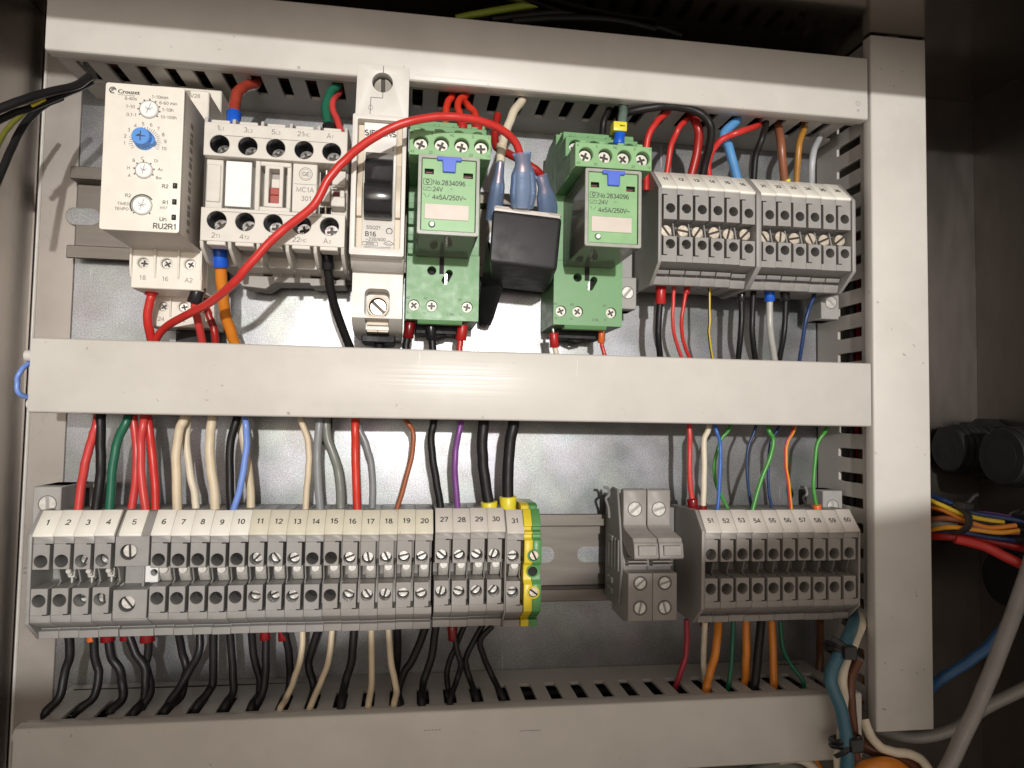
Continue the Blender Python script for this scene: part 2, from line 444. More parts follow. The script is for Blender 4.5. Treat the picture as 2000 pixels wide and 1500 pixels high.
def _arc(cx, cy, rx, ry, a0, a1, n=12):
    return [(cx + rx * math.cos(math.radians(a0 + (a1 - a0) * i / n)), cy + ry * math.sin(math.radians(a0 + (a1 - a0) * i / n))) for i in range(n + 1)]
GL = {   # upright sans lettering drawn with strokes: advance, polylines
 '0': (.54, [_arc(.27, .35, .19, .31, 0, 360, 20)]), '1': (.46, [[(.10, .54), (.26, .66), (.26, .0)]]),
 '2': (.54, [_arc(.27, .48, .19, .18, 165, -35) + [(.08, .035), (.47, .035)]]), '3': (.54, [_arc(.26, .51, .16, .155, 155, -90), _arc(.26, .19, .19, .165, 90, -155)]),
 '4': (.54, [[(.37, 0), (.37, .66), (.05, .20), (.50, .20)]]), '5': (.54, [[(.45, .66), (.14, .66), (.10, .36)] + _arc(.26, .22, .20, .195, 130, -155)]),
 '6': (.54, [_arc(.27, .21, .185, .18, 0, 360, 18), _arc(.33, .31, .25, .36, 68, 190, 8)]), '7': (.52, [[(.05, .66), (.46, .66), (.20, 0)]]),
 '8': (.54, [_arc(.27, .52, .15, .145, 0, 360, 16), _arc(.27, .19, .19, .175, 0, 360, 18)]), '9': (.54, [_arc(.27, .47, .185, .18, 0, 360, 18), _arc(.21, .39, .25, .36, -112, 10, 8)]),
 'A': (.62, [[(.04, 0), (.30, .68), (.56, 0)], [(.14, .22), (.46, .22)]]), 'B': (.60, [[(.09, .35), (.09, .66), (.30, .66)] + _arc(.33, .51, .13, .155, 90, -90) + [(.09, .355)], [(.09, .36), (.09, .03), (.33, .03)] + _arc(.34, .19, .16, .16, -90, 90)]),
 'C': (.66, [_arc(.35, .35, .27, .32, 45, 315, 16)]), 'D': (.66, [[(.09, .035), (.09, .66), (.28, .66)] + _arc(.30, .35, .27, .31, 90, -90) + [(.09, .035)]]),
 'E': (.58, [[(.50, .66), (.09, .66), (.09, .035), (.51, .035)], [(.12, .36), (.46, .36)]]), 'F': (.54, [[(.50, .66), (.09, .66), (.09, 0)], [(.12, .35), (.44, .35)]]),
 'G': (.70, [_arc(.36, .35, .28, .32, 50, 330, 16) + [(.61, .33), (.40, .33)]]), 'H': (.64, [[(.09, 0), (.09, .7)], [(.55, 0), (.55, .7)], [(.12, .36), (.52, .36)]]),
 'I': (.26, [[(.13, 0), (.13, .7)]]), 'L': (.52, [[(.09, .7), (.09, .035), (.48, .035)]]), 'M': (.76, [[(.09, 0), (.09, .68), (.38, .10), (.67, .68), (.67, 0)]]),
 'N': (.66, [[(.09, 0), (.09, .68), (.57, .02), (.57, .7)]]), 'O': (.70, [_arc(.35, .35, .28, .32, 0, 360, 22)]), 'Q': (.70, [_arc(.35, .35, .28, .32, 0, 360, 22), [(.42, .18), (.62, 0)]]),
 'R': (.62, [[(.09, 0), (.09, .66), (.32, .66)] + _arc(.34, .50, .16, .16, 90, -90) + [(.13, .34)], [(.32, .33), (.54, 0)]]), 'P': (.6, [[(.09, 0), (.09, .66), (.32, .66)] + _arc(.34, .49, .17, .17, 90, -90) + [(.13, .32)]]),
 'S': (.60, [_arc(.30, .515, .20, .15, 40, 265, 12) + _arc(.30, .185, .21, .165, 85, -150, 12)]), 'T': (.56, [[(.02, .66), (.54, .66)], [(.28, 0), (.28, .63)]]),
 'U': (.64, [[(.09, .7), (.09, .24)] + _arc(.32, .24, .23, .21, 180, 360, 10) + [(.55, .7)]]), 'V': (.60, [[(.03, .7), (.30, .02), (.57, .7)]]),
 'o': (.52, [_arc(.26, .25, .18, .215, 0, 360, 18)]), '.': (.22, [[(.08, .04), (.16, .04)]]), ',': (.22, [[(.13, .08), (.08, -.08)]]), '-': (.36, [[(.05, .30), (.31, .30)]]), '/': (.34, [[(.02, -.04), (.32, .72)]]),
 '~': (.56, [[(.04, .27)] + _arc(.16, .28, .11, .08, 150, 20, 5) + _arc(.39, .33, .12, .08, 200, 330, 5)]), 'x': (.5, [[(.06, .02), (.44, .48)], [(.06, .48), (.44, .02)]]), ' ': (.28, []),
 's': (.46, [_arc(.23, .36, .14, .10, 40, 260, 8) + _arc(.23, .14, .15, .11, 80, -150, 8)]), 'i': (.22, [[(.11, 0), (.11, .49)], [(.11, .60), (.11, .69)]]), 'h': (.52, [[(.08, 0), (.08, .7)], [(.08, .34)] + _arc(.27, .31, .17, .17, 150, 0, 6) + [(.44, 0)]]),
 'n': (.52, [[(.08, 0), (.08, .49)], [(.08, .34)] + _arc(.27, .31, .17, .17, 150, 0, 6) + [(.44, 0)]]), 'm': (.76, [[(.08, 0), (.08, .49)], [(.08, .34)] + _arc(.23, .33, .14, .15, 150, 0, 6) + [(.37, 0)], [(.38, .34)] + _arc(.53, .33, .14, .15, 150, 0, 6) + [(.67, 0)]]),
}
def stroke_text(s, wd):
    vs = []; fs = []; x = 0.0; lv = []
    for ch in s:
        adv, pls = GL[ch]
        for k, pl in enumerate(pls):
            P = [Vector((a + x, b)) for a, b in pl]; m = len(P); base = len(vs)
            closed = (P[0] - P[-1]).length < 1e-5
            for i in range(m):
                d0 = (P[i] - P[i - 1]) if i else ((P[-1] - P[-2]) if closed else (P[1] - P[0]))
                d1 = (P[i + 1] - P[i]) if i < m - 1 else ((P[1] - P[0]) if closed else (P[-1] - P[-2]))
                d0 = d0.normalized(); d1 = d1.normalized(); t = (d0 + d1)
                t = t.normalized() if t.length > 1e-4 else d0
                nn = Vector((-t.y, t.x)); c = max(.45, nn.dot(Vector((-d0.y, d0.x))))
                for sg in (1, -1): q = P[i] + nn * (sg * wd / 2 / c); vs.append((q.x, q.y)); lv.append(k)
            fs += [(base + 2 * i, base + 2 * i + 1, base + 2 * i + 3, base + 2 * i + 2) for i in range(m - 1)]
        x += adv
    return vs, fs, lv
def text(mb, s, x, z, h, size, align='C', uy=(0, 1, 0), ux=(1, 0, 0), squash=1.0, bold=0.0):
    if not all(c in GL for c in s): return text_font(mb, s, x, z, h, size, align, uy, ux, squash, bold)
    vs, fs, lv = stroke_text(s, .088 + min(.06, bold / size * 1.1))
    if not vs: return mb
    x0 = min(v[0] for v in vs); x1 = max(v[0] for v in vs)
    ox = {'C': (x0 + x1) / 2, 'L': x0, 'R': x1}[align]
    out = []
    for v, k in zip(vs, lv):
        a = (v[0] - ox) * size * squash; b = (v[1] - 0.35) * size
        out.append((x + a * ux[0] + b * uy[0], z + a * ux[1] + b * uy[1], h + a * ux[2] + b * uy[2] + .01 * k))
    mb.add(out, fs)
    return mb
def ring(mb, x, z, h, r0, r1, a0=0, a1=360, n=28):
    vs = []; fs = []
    for i in range(n + 1):
        a = math.radians(a0 + (a1 - a0) * i / n)
        vs += [(x + r0 * math.cos(a), z + r0 * math.sin(a), h), (x + r1 * math.cos(a), z + r1 * math.sin(a), h)]
    for i in range(n): fs.append((2 * i, 2 * i + 1, 2 * i + 3, 2 * i + 2))
    mb.add(vs, fs); return mb
def line(mb, x0, z0, x1, z1, h, w):
    d = Vector((x1 - x0, z1 - z0)); n = Vector((-d.y, d.x)).normalized() * (w / 2)
    mb.add([(x0 + n.x, z0 + n.y, h), (x0 - n.x, z0 - n.y, h), (x1 - n.x, z1 - n.y, h), (x1 + n.x, z1 + n.y, h)], [(0, 1, 2, 3)])
    return mb
# screws --------------------------------------------------------------
_sc = {}
def screw_mesh(r, kind='slot', mat='zinc', depth=0.6):
    key = (round(r, 2), kind, mat)
    if key in _sc: return _sc[key]
    mb = MB(); n = 24
    if kind == 'slot':
        w = max(0.28, r * 0.17)
        mb.cyl(0, 0, -2.2, -depth, r, n)
        for s in (1, -1):
            a = math.asin(w / r)
            pts = [(r * math.cos(t), s * r * math.sin(t)) for t in [a + (math.pi - 2 * a) * i / 12 for i in range(13)]]
            mb.extr(pts, -depth - 0.05, 0.0, 'h')
    else:
        w = r * 0.16; L = r * 0.66; q = r * 0.30
        cross = []
        for k in range(4):
            c, s = math.cos(k * math.pi / 2), math.sin(k * math.pi / 2)
            for a, b in ((L, -w), (L, w), (q, w + 0.02)):
                cross.append((a * c - b * s, a * s + b * c))
        cr2 = []
        for k in range(4):
            c, s = math.cos(k * math.pi / 2), math.sin(k * math.pi / 2)
            for a, b in ((w * 1.25, -w), (L, -w), (L, w), (w * 1.25, w)):
                cr2.append((a * c - b * s, a * s + b * c))
        seen = []
        for p in cr2:
            if all((p[0] - t[0]) ** 2 + (p[1] - t[1]) ** 2 > 1e-6 for t in seen): seen.append(p)
        mb.extr(circ(0, 0, r, n), -depth, 0, 'h', holes=[seen])
        mb.cyl(0, 0, -2.2, -depth - 0.01, r, n)
    me = to_mesh(mb, 'screw', mat, (0, 0, 0), bevel=r * 0.05)
    me.materials.append(MATS['recess_shade'])
    for p in me.polygons:
        if -p.center.y < -depth * 0.6 * MM and p.normal.y < -0.5: p.material_index = 1
    _sc[key] = me
    return me
def screw(parent, x, z, h, r, kind='slot', mat='zinc', spin=None):
    return place('screw', screw_mesh(r, kind, mat), parent, (x, z, h), spin=random.uniform(0, 3.14) if spin is None else spin)
# ================================================================== the setting
def struct(name, mb, mat, bevel=0.0):
    o = part(name, mb, mat, None, bevel); o['kind'] = 'structure'; return o
struct('mounting_plate', MB().box(4.7, 312.4, -131, 135, -1.6, 0), 'galvanised', 0.3)
XW0, XW1, ZT, ZB, HF = -13.5, 398.0, 150.3, -185.0, 128.0
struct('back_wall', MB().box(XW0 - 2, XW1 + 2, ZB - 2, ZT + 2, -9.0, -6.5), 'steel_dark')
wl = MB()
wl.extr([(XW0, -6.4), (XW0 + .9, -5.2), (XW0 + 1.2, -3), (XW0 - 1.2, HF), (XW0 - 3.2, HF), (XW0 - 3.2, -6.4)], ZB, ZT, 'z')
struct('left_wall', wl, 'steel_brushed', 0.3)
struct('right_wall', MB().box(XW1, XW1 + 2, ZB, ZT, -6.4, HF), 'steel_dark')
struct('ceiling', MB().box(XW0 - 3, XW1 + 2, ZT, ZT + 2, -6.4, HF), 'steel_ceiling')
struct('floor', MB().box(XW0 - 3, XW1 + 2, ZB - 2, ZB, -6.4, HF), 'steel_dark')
struct('front_lip', MB().box(XW0 - 3, XW1 + 2, 127.6, ZT + 2, HF + .1, HF + 2), 'steel_brushed')
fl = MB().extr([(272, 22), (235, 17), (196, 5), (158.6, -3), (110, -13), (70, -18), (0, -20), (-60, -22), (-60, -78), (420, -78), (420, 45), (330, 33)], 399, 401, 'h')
struct('shade_board', fl, 'black_dull')  # added unseen board behind the camera, casts the shadow on the lower part
struct('tray_left', MB().box(-8.6, 4.4, -170, 149, -2.4, -0.6), 'tray', 0.3)
struct('tray_edge_highlight', MB().box(-9.4, -8.2, -170, 149, -2.4, 0.5), 'tray_edge_highlight', 0.45)
# ------------------------------------------------------------------ ducts
FING = {}
def finger(parent, x, z, along, w, wall, out, hlo=15.5, hhi=31.0, name='finger'):
    """one finger of a slotted side wall; the wall runs along X ('x') or Z ('z'); its outer face looks to out (+-1)"""
    key = (along, round(w, 2), out, hlo, hhi)
    if key not in FING:
        a = w / 2; mb = MB(); f = 0.45
        prof = [(-a - f, hlo - 0.2), (-a - f * .4, hlo + 1.2), (-a, hlo + 2.4), (-a, hhi + 0.3), (a, hhi + 0.3), (a, hlo + 2.4), (a + f * .4, hlo + 1.2), (a + f, hlo - 0.2)]
        if along == 'x':   # polygon (x,h) extruded along z
            mb.extr(prof, 0, -1.3 * out, 'z')
        else:
            mb.extr(prof, 0, -1.3 * out, 'x')
        FING[key] = to_mesh(mb, 'finger', wall, (0, 0, 0), 0.12)
    return place(name, FING[key], parent, (x, z, 0))
def duct(label, x0, x1, z0, z1, along, first, pitch, slotw, cover_mat='duct_cream', wall_mat='duct_grey', wgap=1.5, H=40.5, skip=(), wide=(), pegs=()):
    o = thing('wiring_duct', (x0, z0, 0), label, 'cable duct', 'slotted cable ducts framing the devices')
    base = MB()
    g = wgap
    xi0, xi1, zi0, zi1 = (x0, x1, z0 + g, z1 - g) if along == 'x' else (x0 + g, x1 - g, z0, z1)
    base.box(xi0, xi1, zi0, zi1, 0.05, 1.4)
    for side in (0, 1):
        if along == 'x':
            zf = zi0 if side == 0 else zi1; s = 1 if side == 0 else -1
            base.box(xi0, xi1, zf, zf + 1.3 * s, 1.3, 15.4); base.box(xi0, xi1, zf, zf + 1.3 * s, 31.2, 37.6)
        else:
            xf = xi0 if side == 0 else xi1; s = 1 if side == 0 else -1
            base.box(xf, xf + 1.3 * s, zi0, zi1, 1.3, 15.4); base.box(xf, xf + 1.3 * s, zi0, zi1, 31.2, 37.6)
    part('channel', base, wall_mat, o, 0.15)
    L0, L1 = (xi0, xi1) if along == 'x' else (zi0, zi1)
    cs = []
    c = first
    while c - pitch > L0 + 1: c -= pitch
    k = 0
    while c < L1 - 1:
        cs.append(c); c += pitch
    # solid ends of the wall and the fingers between the slots
    for side in (0, 1):
        out = -1 if side == 0 else 1
        fw = pitch - slotw
        a0, a1 = L0, cs[0] - slotw / 2
        b0, b1 = cs[-1] + slotw / 2, L1
        for (p, q) in ((a0, a1), (b0, b1)):
            if q - p < 0.3: continue
            ends = MB()
            if along == 'x':
                zf = zi0 if side == 0 else zi1; ends.box(p, q, zf, zf - 1.3 * out, 15.3, 31.3)
            else:
                xf = xi0 if side == 0 else xi1; ends.box(xf, xf - 1.3 * out, p, q, 15.3, 31.3)
            part('end_strip', ends, wall_mat, o)
        for i in range(len(cs) - 1):
            m = (cs[i] + cs[i + 1]) / 2
            if side == 0 and any(abs(m - t) < pitch * 0.5 for t in skip): continue
            if along == 'x': finger(o, m, zi0 if side == 0 else zi1, 'x', fw, wall_mat, out)
            else: finger(o, xi0 if side == 0 else xi1, m, 'z', fw, wall_mat, out)
    cov = MB()
    if along == 'x':
        prof = [(z0, H - 5.0), (z0 - .15, H - 3.6), (z0, H - 0.5), (z0 + .5, H), (z1 - .5, H), (z1, H - .5), (z1 + .15, H - 3.6), (z1, H - 5.0), (z1 - .9, H - 5.0), (z1 - .9, H - 1.3), (z0 + .9, H - 1.3), (z0 + .9, H - 5.0)]
        cov.extr(prof, x0, x1, 'x')
    else:
        prof = [(x0, H - 5.0), (x0 - .15, H - 3.6), (x0, H - 0.5), (x0 + .5, H), (x1 - .5, H), (x1, H - .5), (x1 + .15, H - 3.6), (x1, H - 5.0), (x1 - .9, H - 5.0), (x1 - .9, H - 1.3), (x0 + .9, H - 1.3), (x0 + .9, H - 5.0)]
        cov.extr(prof, z0, z1, 'z')
    part('cover', cov, cover_mat, o, 0.12)
    for (x, z, h, r, l) in pegs:
        pm = MB().tube([(x, z, h), (x - l * .55, z, h), (x - l, z, h)], r, 12)
        part('peg', pm, cover_mat, o, 0.2)
    return o
D_TOP = duct('top horizontal cable duct with its upper part in shadow', 10.3, 309.6, 115.2, 140.1, 'x', 17.5, 9.68, 3.9, skip=(149.0, ), wgap=1.2)
D_MID = duct('middle horizontal cable duct with a blank cream cover', 10.7, 310.0, -5.75, 18.75, 'x', 17.5, 9.68, 3.9, pegs=((10.7, 13.2, 33, 2.0, 5), (10.7, -3.0, 30, 1.8, 5)))
D_RIGHT = duct('vertical cable duct along the right side of the plate', 311.1, 335.3, -121.0, 149.6, 'z', -16.8, 9.85, 3.9)
D_BOT = duct('bottom horizontal cable duct, brownish in shadow', 11.5, 305.0, -130.6, -106.4, 'x', 140.9, 9.8, 4.5, wgap=1.0, pegs=((11.5, -113.0, 30, 1.8, 5),))
# pencil-like scuff and marks on the covers
sm = MB()
ring(sm, 305.3, 121.2, 40.56, 0.75, 0.88, 0, 360, 18)
for i in range(7):
    line(sm, 304.9 + .12 * i, 118.0 + .25 * (i % 3), 305.2 + .1 * i, 118.7 + .2 * (i % 2), 40.56, .09)
part('scuff', sm, 'print_grey', D_TOP)
sm = MB()
for (px, py, l, a) in ((1723, 1384, 1.6, -.6), (1760, 1309, .5, 0), (1803, 1308, .5, 0)):
    x, z = U(px, py, 40.5)
    line(sm, x, z, x + l, z + a * l * .6, 40.56, .35)
part('scuff', sm, 'print_grey', D_RIGHT)
sm = MB()
for (px, py, l) in ((829, 1427, 6), (1015, 1428, 5), (1040, 1427, 3)):
    x, z = U(px, py, 40.5)
    for j in range(5): line(sm, x + j * l / 5, z, x + (j + .6) * l / 5, z + .15, 40.57, .25)
part('scuff', sm, 'pgrey_print' if 'pgrey_print' in MATS else 'print_grey', D_BOT)
sm = MB()
for (px, y0_, y1_) in ((1128, 702, 734), (820, 688, 716)):
    a_ = U(px, y0_, 40.5); b_ = U(px - 2, y1_, 40.5); line(sm, a_[0], a_[1], b_[0], b_[1], 40.56, .1)
part('scratch', sm, 'marker_white', D_MID)
random.seed(21)
sm = MB()
for i in range(26):
    zz = random.uniform(-100, 105); xx = random.uniform(-6.5, 3.2); l_ = random.uniform(.4, 2.6); a_ = random.gauss(1.57, .35)
    line(sm, xx, zz, xx + l_ * math.cos(a_), zz + l_ * math.sin(a_), -.58, random.uniform(.05, .16))
scf = part('scuff_marks', sm, 'print_grey'); scf['kind'] = 'stuff'
# wires lying inside the ducts, seen through the slots
random.seed(3)
def duct_wire(label, mat, r, pts):
    mb = MB(); mb.tube(cr(pts), r, 8)
    o = part('wire', mb, mat); tag(o, label, 'wire', 'wires lying inside the cable ducts')
def cr(P, n=6):
    P = [Vector(p) for p in P]
    if len(P) < 3: n = 2
    Q = [P[0] * 2 - P[1]] + P + [P[-1] * 2 - P[-2]]
    out = []
    for i in range(1, len(Q) - 2):
        a, b, c, d = Q[i - 1], Q[i], Q[i + 1], Q[i + 2]
        for k in range(n):
            t = k / n
            out.append(tuple(0.5 * ((2 * b) + (c - a) * t + (2 * a - 5 * b + 4 * c - d) * t * t + (3 * b - a - 3 * c + d) * t ** 3)))
    out.append(tuple(P[-1]))
    return out
duct_wire('orange wire seen through the slots of the right duct', 'wire_orange', 1.6, [(319.5, -118, 22), (320, -60, 23), (319.2, -20, 24), (320, 5, 22), (323, 30, 16)])
duct_wire('dark wire beside the orange one inside the right duct', 'wire_black', 1.9, [(315.8, -118, 18), (316.2, -40, 18), (316, 20, 19), (317, 60, 18)])
duct_wire('deep red wire inside the right duct above the middle duct', 'wire_red_deep', 1.6, [(318, -60, 12), (318, 0, 20), (319, 30, 19), (321, 80, 14)])
duct_wire('grey wire inside the right duct at the back', 'wire_grey', 1.7, [(323.4, -118, 20), (323.5, 0, 22), (323, 110, 20)])
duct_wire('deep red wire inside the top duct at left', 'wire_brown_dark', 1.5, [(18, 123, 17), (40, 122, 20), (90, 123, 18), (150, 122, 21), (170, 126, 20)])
duct_wire('black wire inside the top duct', 'wire_black', 1.8, [(20, 128, 20), (90, 127, 22), (200, 127, 20), (300, 128, 20)])
for i_ in range(5):  # dark filler wires added so the slot interiors look black
    for lab_, zz_ in (('top', 119.5), ('bottom', -109.5)):
        duct_wire(('lowest', 'second', 'third', 'fourth', 'highest')[i_] + f' dark wire added to darken the {lab_} duct', 'wire_black', 2.3, [(14, zz_ + (3.2 * i_ if lab_ == 'top' else -3.2 * i_), 5 + 4 * (i_ % 3)), (80, zz_ + (3.2 * i_ + 1 if lab_ == 'top' else -3.2 * i_), 6 + 4 * (i_ % 3)), (180, zz_ + (3.2 * i_ if lab_ == 'top' else -3.2 * i_ - 1), 5 + 4 * (i_ % 3)), (300, zz_ + (3.2 * i_ if lab_ == 'top' else -3.2 * i_), 5 + 4 * (i_ % 3))])
duct_wire('black wire inside the bottom duct', 'wire_black', 1.9, [(16, -114, 18), (100, -113.5, 17), (200, -114, 18), (290, -114, 18)])
# ------------------------------------------------------------------ DIN rails
def rail(label, x0, x1, zc, slots):
    o = thing('din_rail', (x0, zc, 0), label, 'mounting rail', 'steel mounting rails')
    zs = 17.5
    mb = MB()
    prof = [(zc - zs, 6.4), (zc - zs, 7.5), (zc - 12.6, 7.5), (zc - 12.6, 1.1), (zc + 12.6, 1.1), (zc + 12.6, 7.5), (zc + zs, 7.5), (zc + zs, 6.4), (zc + 13.7, 6.4), (zc + 13.7, 0.1), (zc - 13.7, 0.1), (zc - 13.7, 6.4)]
    mb.extr(prof, x0, x1, 'x')
    part('rail_profile', mb, 'rail_steel', o, 0.25)
    for (a, b) in slots:
        q = part('slot', MB().extr(rrect(a, b, zc - 3.1, zc + 3.1, 3.05, 6), 1.12, 1.2, 'h'), 'galvanised', o)
        part('slot_edge', MB().extr(rrect(a - .25, b + .25, zc - 3.35, zc + 3.35, 3.3, 6), 1.11, 1.30, 'h', holes=[rrect(a, b, zc - 3.1, zc + 3.1, 3.05, 6)]), 'rail_dark', q)
    return o
rail('upper steel mounting rail, seen at the left edge of the plate', 5.0, 309.0, 69.7, [(1.5, 13.5), (164, 176)])
rail('lower steel mounting rail, bare between the two rows of terminals', 8.0, 309.0, -60.9, [(171, 194), (204, 220)])
# ================================================================== terminal blocks
def hole_box(mb, x0, x1, z0, z1, h0, h1, cx, cz, r, floor):
    """box with a round blind hole in its front face (built in one closed shell)"""
    n = 22
    mb.extr([(x0, z0), (x1, z0), (x1, z1), (x0, z1)], floor, h1, 'h', holes=[circ(cx, cz, r, n)])
    mb.box(x0 + .01, x1 - .01, z0 + .01, z1 - .01, h0, floor)
CL = -60.9
def lower_block_meshes(floor, notch=1.05, w=6.2):
    """grey feed-through terminal; x from 0, z relative to the rail centre"""
    body = MB()
    W = w - .1
    body.extr([(-18, 3), (-19.7, 10), (-19.7, 28), (-16.6, 30.5), (-12.8, 30.5), (-2.6, 29.5), (-1.6, 25), (3.6, 25), (5, 30), (14.0, 30.0), (20.5, 31.0), (21.8, 29.5), (21.8, 10), (18, 3)], 0, W, 'x')
    # foot lip
    body.extr([(-19.7, 27.5), (-19.75, 32.4), (-17.2, 32.9), (-16.9, 31.0), (-16.2, 31.0), (-16.0, 29)], 0, W + .02, 'x')
    # lower head: full-width strip with the chamfer, then the narrower head with the screw hole
    body.extr([(-16.2, 30), (-16.2, 32.6), (-12.7, 38.9), (-10.4, 39.0), (-10.4, 30)], 0, W, 'x')
    hole_box(body, 0, W - notch, -10.45, -1.8, 29.4, 39.0, 2.42, -5.75, 2.05, floor)
    # upper head
    hole_box(body, 0, W - notch, 4.25, 12.6, 29.9, 39.0, 2.42, 6.9, 2.05, floor)
    body.extr([(12.55, 30), (12.55, 39.0), (14.9, 39.0), (16.4, 37.6), (22.2, 32.0), (20.5, 29)], 0, W, 'x')
    # thin partition of the recess
    body.extr([(-2.2, 25), (4.6, 25), (4.6, 36.4), (3.2, 34.0), (-1.0, 32.2), (-2.2, 34.6)], W - .62, W - .12, 'x')
    mk = MB()
    mk.extr([(14.6, 38.6), (14.9, 39.75), (15.6, 39.9), (22.75, 33.6), (22.3, 32.1)], .02, w - .06, 'x')
    mark = MB()      # moulded joint line of the tag
    return body, mk
MU = Vector((0, 15.6 - 22.75, 39.9 - 33.6)); 
UYL = Vector((0, 22.75 - 15.6, 33.6 - 39.9)).normalized()
TB = {}
def terminal(kind, num, x, c, label, group, mk_mat, body_mat, metal_link=True, screws='visible', floor=None, number_size=2.05, shade=None):
    key = (kind, floor); c = c + random.uniform(-.16, .16)
    floor = 29.6 if floor is None else floor
    o = thing('terminal_block', (x, c, 0), label, 'terminal', group)
    org = (x, c, 0)
    kk = (kind, floor, body_mat)
    if kk not in TB:
        if kind == 'L': b, m = lower_block_meshes(floor)
        else: b, m = upper_block_meshes(floor)
        TB[kk] = to_mesh(b, 'housing', body_mat, (0, 0, 0), 0.16)
        TB[('mk', kind, mk_mat)] = to_mesh(m, 'marker_tag', mk_mat, (0, 0, 0), 0.12)
    if ('mk', kind, mk_mat) not in TB:
        _, m = (lower_block_meshes(floor) if kind == 'L' else upper_block_meshes(floor))
        TB[('mk', kind, mk_mat)] = to_mesh(m, 'marker_tag', mk_mat, (0, 0, 0), 0.12)
    place('housing', TB[kk], o, org)
    if num is not None:
        mk = place('marker_tag', TB[('mk', kind, mk_mat)], o, org)
        tm = MB()
        if kind == 'L':
            uy = (0, UYL.y, UYL.z); t = .50
            zc, hc = 15.6 + 7.15 * t, 39.9 - 6.3 * t + .06
        else:
            d = Vector((22.2 - 13.9, 33.4 - 42.5)); d.normalize(); uy = (0, d.x * 1.35, d.y * 1.35); t = .50
            zc, hc = 13.9 + 8.35 * t + .08, 42.55 - 9.05 * t + .08
        text(tm, str(num), x + 3.05, c + zc, hc, number_size, uy=uy, bold=.11)
        # engraved ticks between neighbouring tags
        part('number', tm, 'print', mk, org=(x, c, 0))
    zz = (6.9, -5.75) if kind == 'L' else (5.7, -7.8)
    if screws != 'visible':
        kd = ('well', kind, screws)
        if kd not in TB:
            m = MB()
            m.cyl(0, 0, (30.1 if screws == 'deep' else floor + .02), (30.8 if screws == 'deep' else floor + .06), 2.0 if kind == 'L' else 1.78, 20)
            TB[kd] = to_mesh(m, 'screw_well_shade', 'hole_shade' if screws == 'deep' else 'well_shade', (0, 0, 0))  # dark disc paints the shade at the bottom of the screw hole
        for z in zz: place('screw_well_shade', TB[kd], o, (x + (2.42 if kind == 'L' else 3.65), c + z, 0))
    sx = 2.42 if kind == 'L' else 3.65
    for z in zz:
        if screws == 'visible': screw(o, x + sx, c + z, floor + random.uniform(4.6, 6.2) if kind == 'L' else floor + 3, 1.72, 'slot', 'zinc')
    if num not in (17, 18, 28, 29, 59, 23, 25):
        kg = ('groove_shade', kind)  # thin raised dark strips, the shade of the notches is in their colour
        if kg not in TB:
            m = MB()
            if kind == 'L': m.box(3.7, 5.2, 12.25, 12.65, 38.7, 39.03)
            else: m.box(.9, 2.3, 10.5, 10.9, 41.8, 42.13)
            TB[kg] = to_mesh(m, 'groove_shade', 'hole_shade', (0, 0, 0))
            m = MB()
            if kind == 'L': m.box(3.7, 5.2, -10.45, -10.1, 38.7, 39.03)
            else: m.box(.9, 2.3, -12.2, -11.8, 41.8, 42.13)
            TB[kg + (1,)] = to_mesh(m, 'groove_shade', 'hole_shade', (0, 0, 0))
        place('groove_shade', TB[kg], o, org); place('groove_shade', TB[kg + (1,)], o, org)
    if kind == 'L' and metal_link == 'clip':
        k = ('clip',)
        if k not in TB:
            m = MB(); m.box(1.6, 3.9, 0.0, 3.9, 29.5, 32.0); m.box(2.0, 3.5, .8, 3.0, 32, 33.3); m.box(2.4, 3.1, -1.9, .2, 29.5, 31.5); m.cyl(2.75, 2.6, 32, 34.5, .9, 14)
            TB[k] = to_mesh(m, 'metal_clip', 'tin', (0, 0, 0), .2)
        place('metal_clip', TB[k], o, org)
    elif kind == 'L' and metal_link == 'bar':
        k = ('bar',)
        if k not in TB:
            m = MB(); m.extr([(-1.5, 26), (-1.5, 32.2), (1.2, 34.6), (4.1, 35.6), (4.1, 26)], 1.6, 5.1, 'x'); m.cyl(3.3, 3.2, 34, 36.4, 1.45, 16)
            TB[k] = to_mesh(m, 'metal_bar', 'tin', (0, 0, 0), .2)
        place('metal_bar', TB[k], o, org)
    return o
def upper_block_meshes(floor, w=6.2):
    W = w - .1; nt = 0.95
    body = MB()
    body.extr([(-18, 3), (-20.3, 10), (-20.3, 30), (-15.5, 32.5), (-5, 33), (1.6, 33), (12, 33), (20.5, 33), (22, 31), (22, 10), (18, 3)], 0, W, 'x')
    body.extr([(-20.3, 28), (-21.6, 31.5), (-21.4, 33.2), (-18.6, 34.0), (-18.2, 31.5), (-18, 28)], 0, W + .02, 'x')
    body.extr([(-17.4, 30), (-17.6, 34.9), (-16.3, 35.6), (-16.0, 30)], 0, W - .4, 'x')
    body.extr([(-15.9, 31), (-15.9, 34.2), (-14.5, 42.0), (-12.2, 42.1), (-12.2, 31)], 0, W, 'x')
    hole_box(body, nt, W, -12.25, -4.9, 31, 42.1, 3.65, -7.8, 1.82, floor)
    hole_box(body, nt, W, 1.5, 10.9, 31, 42.1, 3.65, 5.7, 1.82, floor)
    body.extr([(10.85, 31), (10.85, 42.1), (13.1, 42.1), (14.5, 40.4), (21.8, 32.0), (20.5, 30)], 0, W, 'x')
    body.extr([(-4.9, 31), (-4.9, 39.4), (-3.4, 38.6), (1.5, 37.0), (1.5, 31)], 0.0, .55, 'x')
    mk = MB()
    mk.extr([(12.8, 41.6), (13.1, 42.45), (13.9, 42.55), (22.25, 33.5), (21.8, 32.2)], .02, w - .06, 'x')
    return body, mk
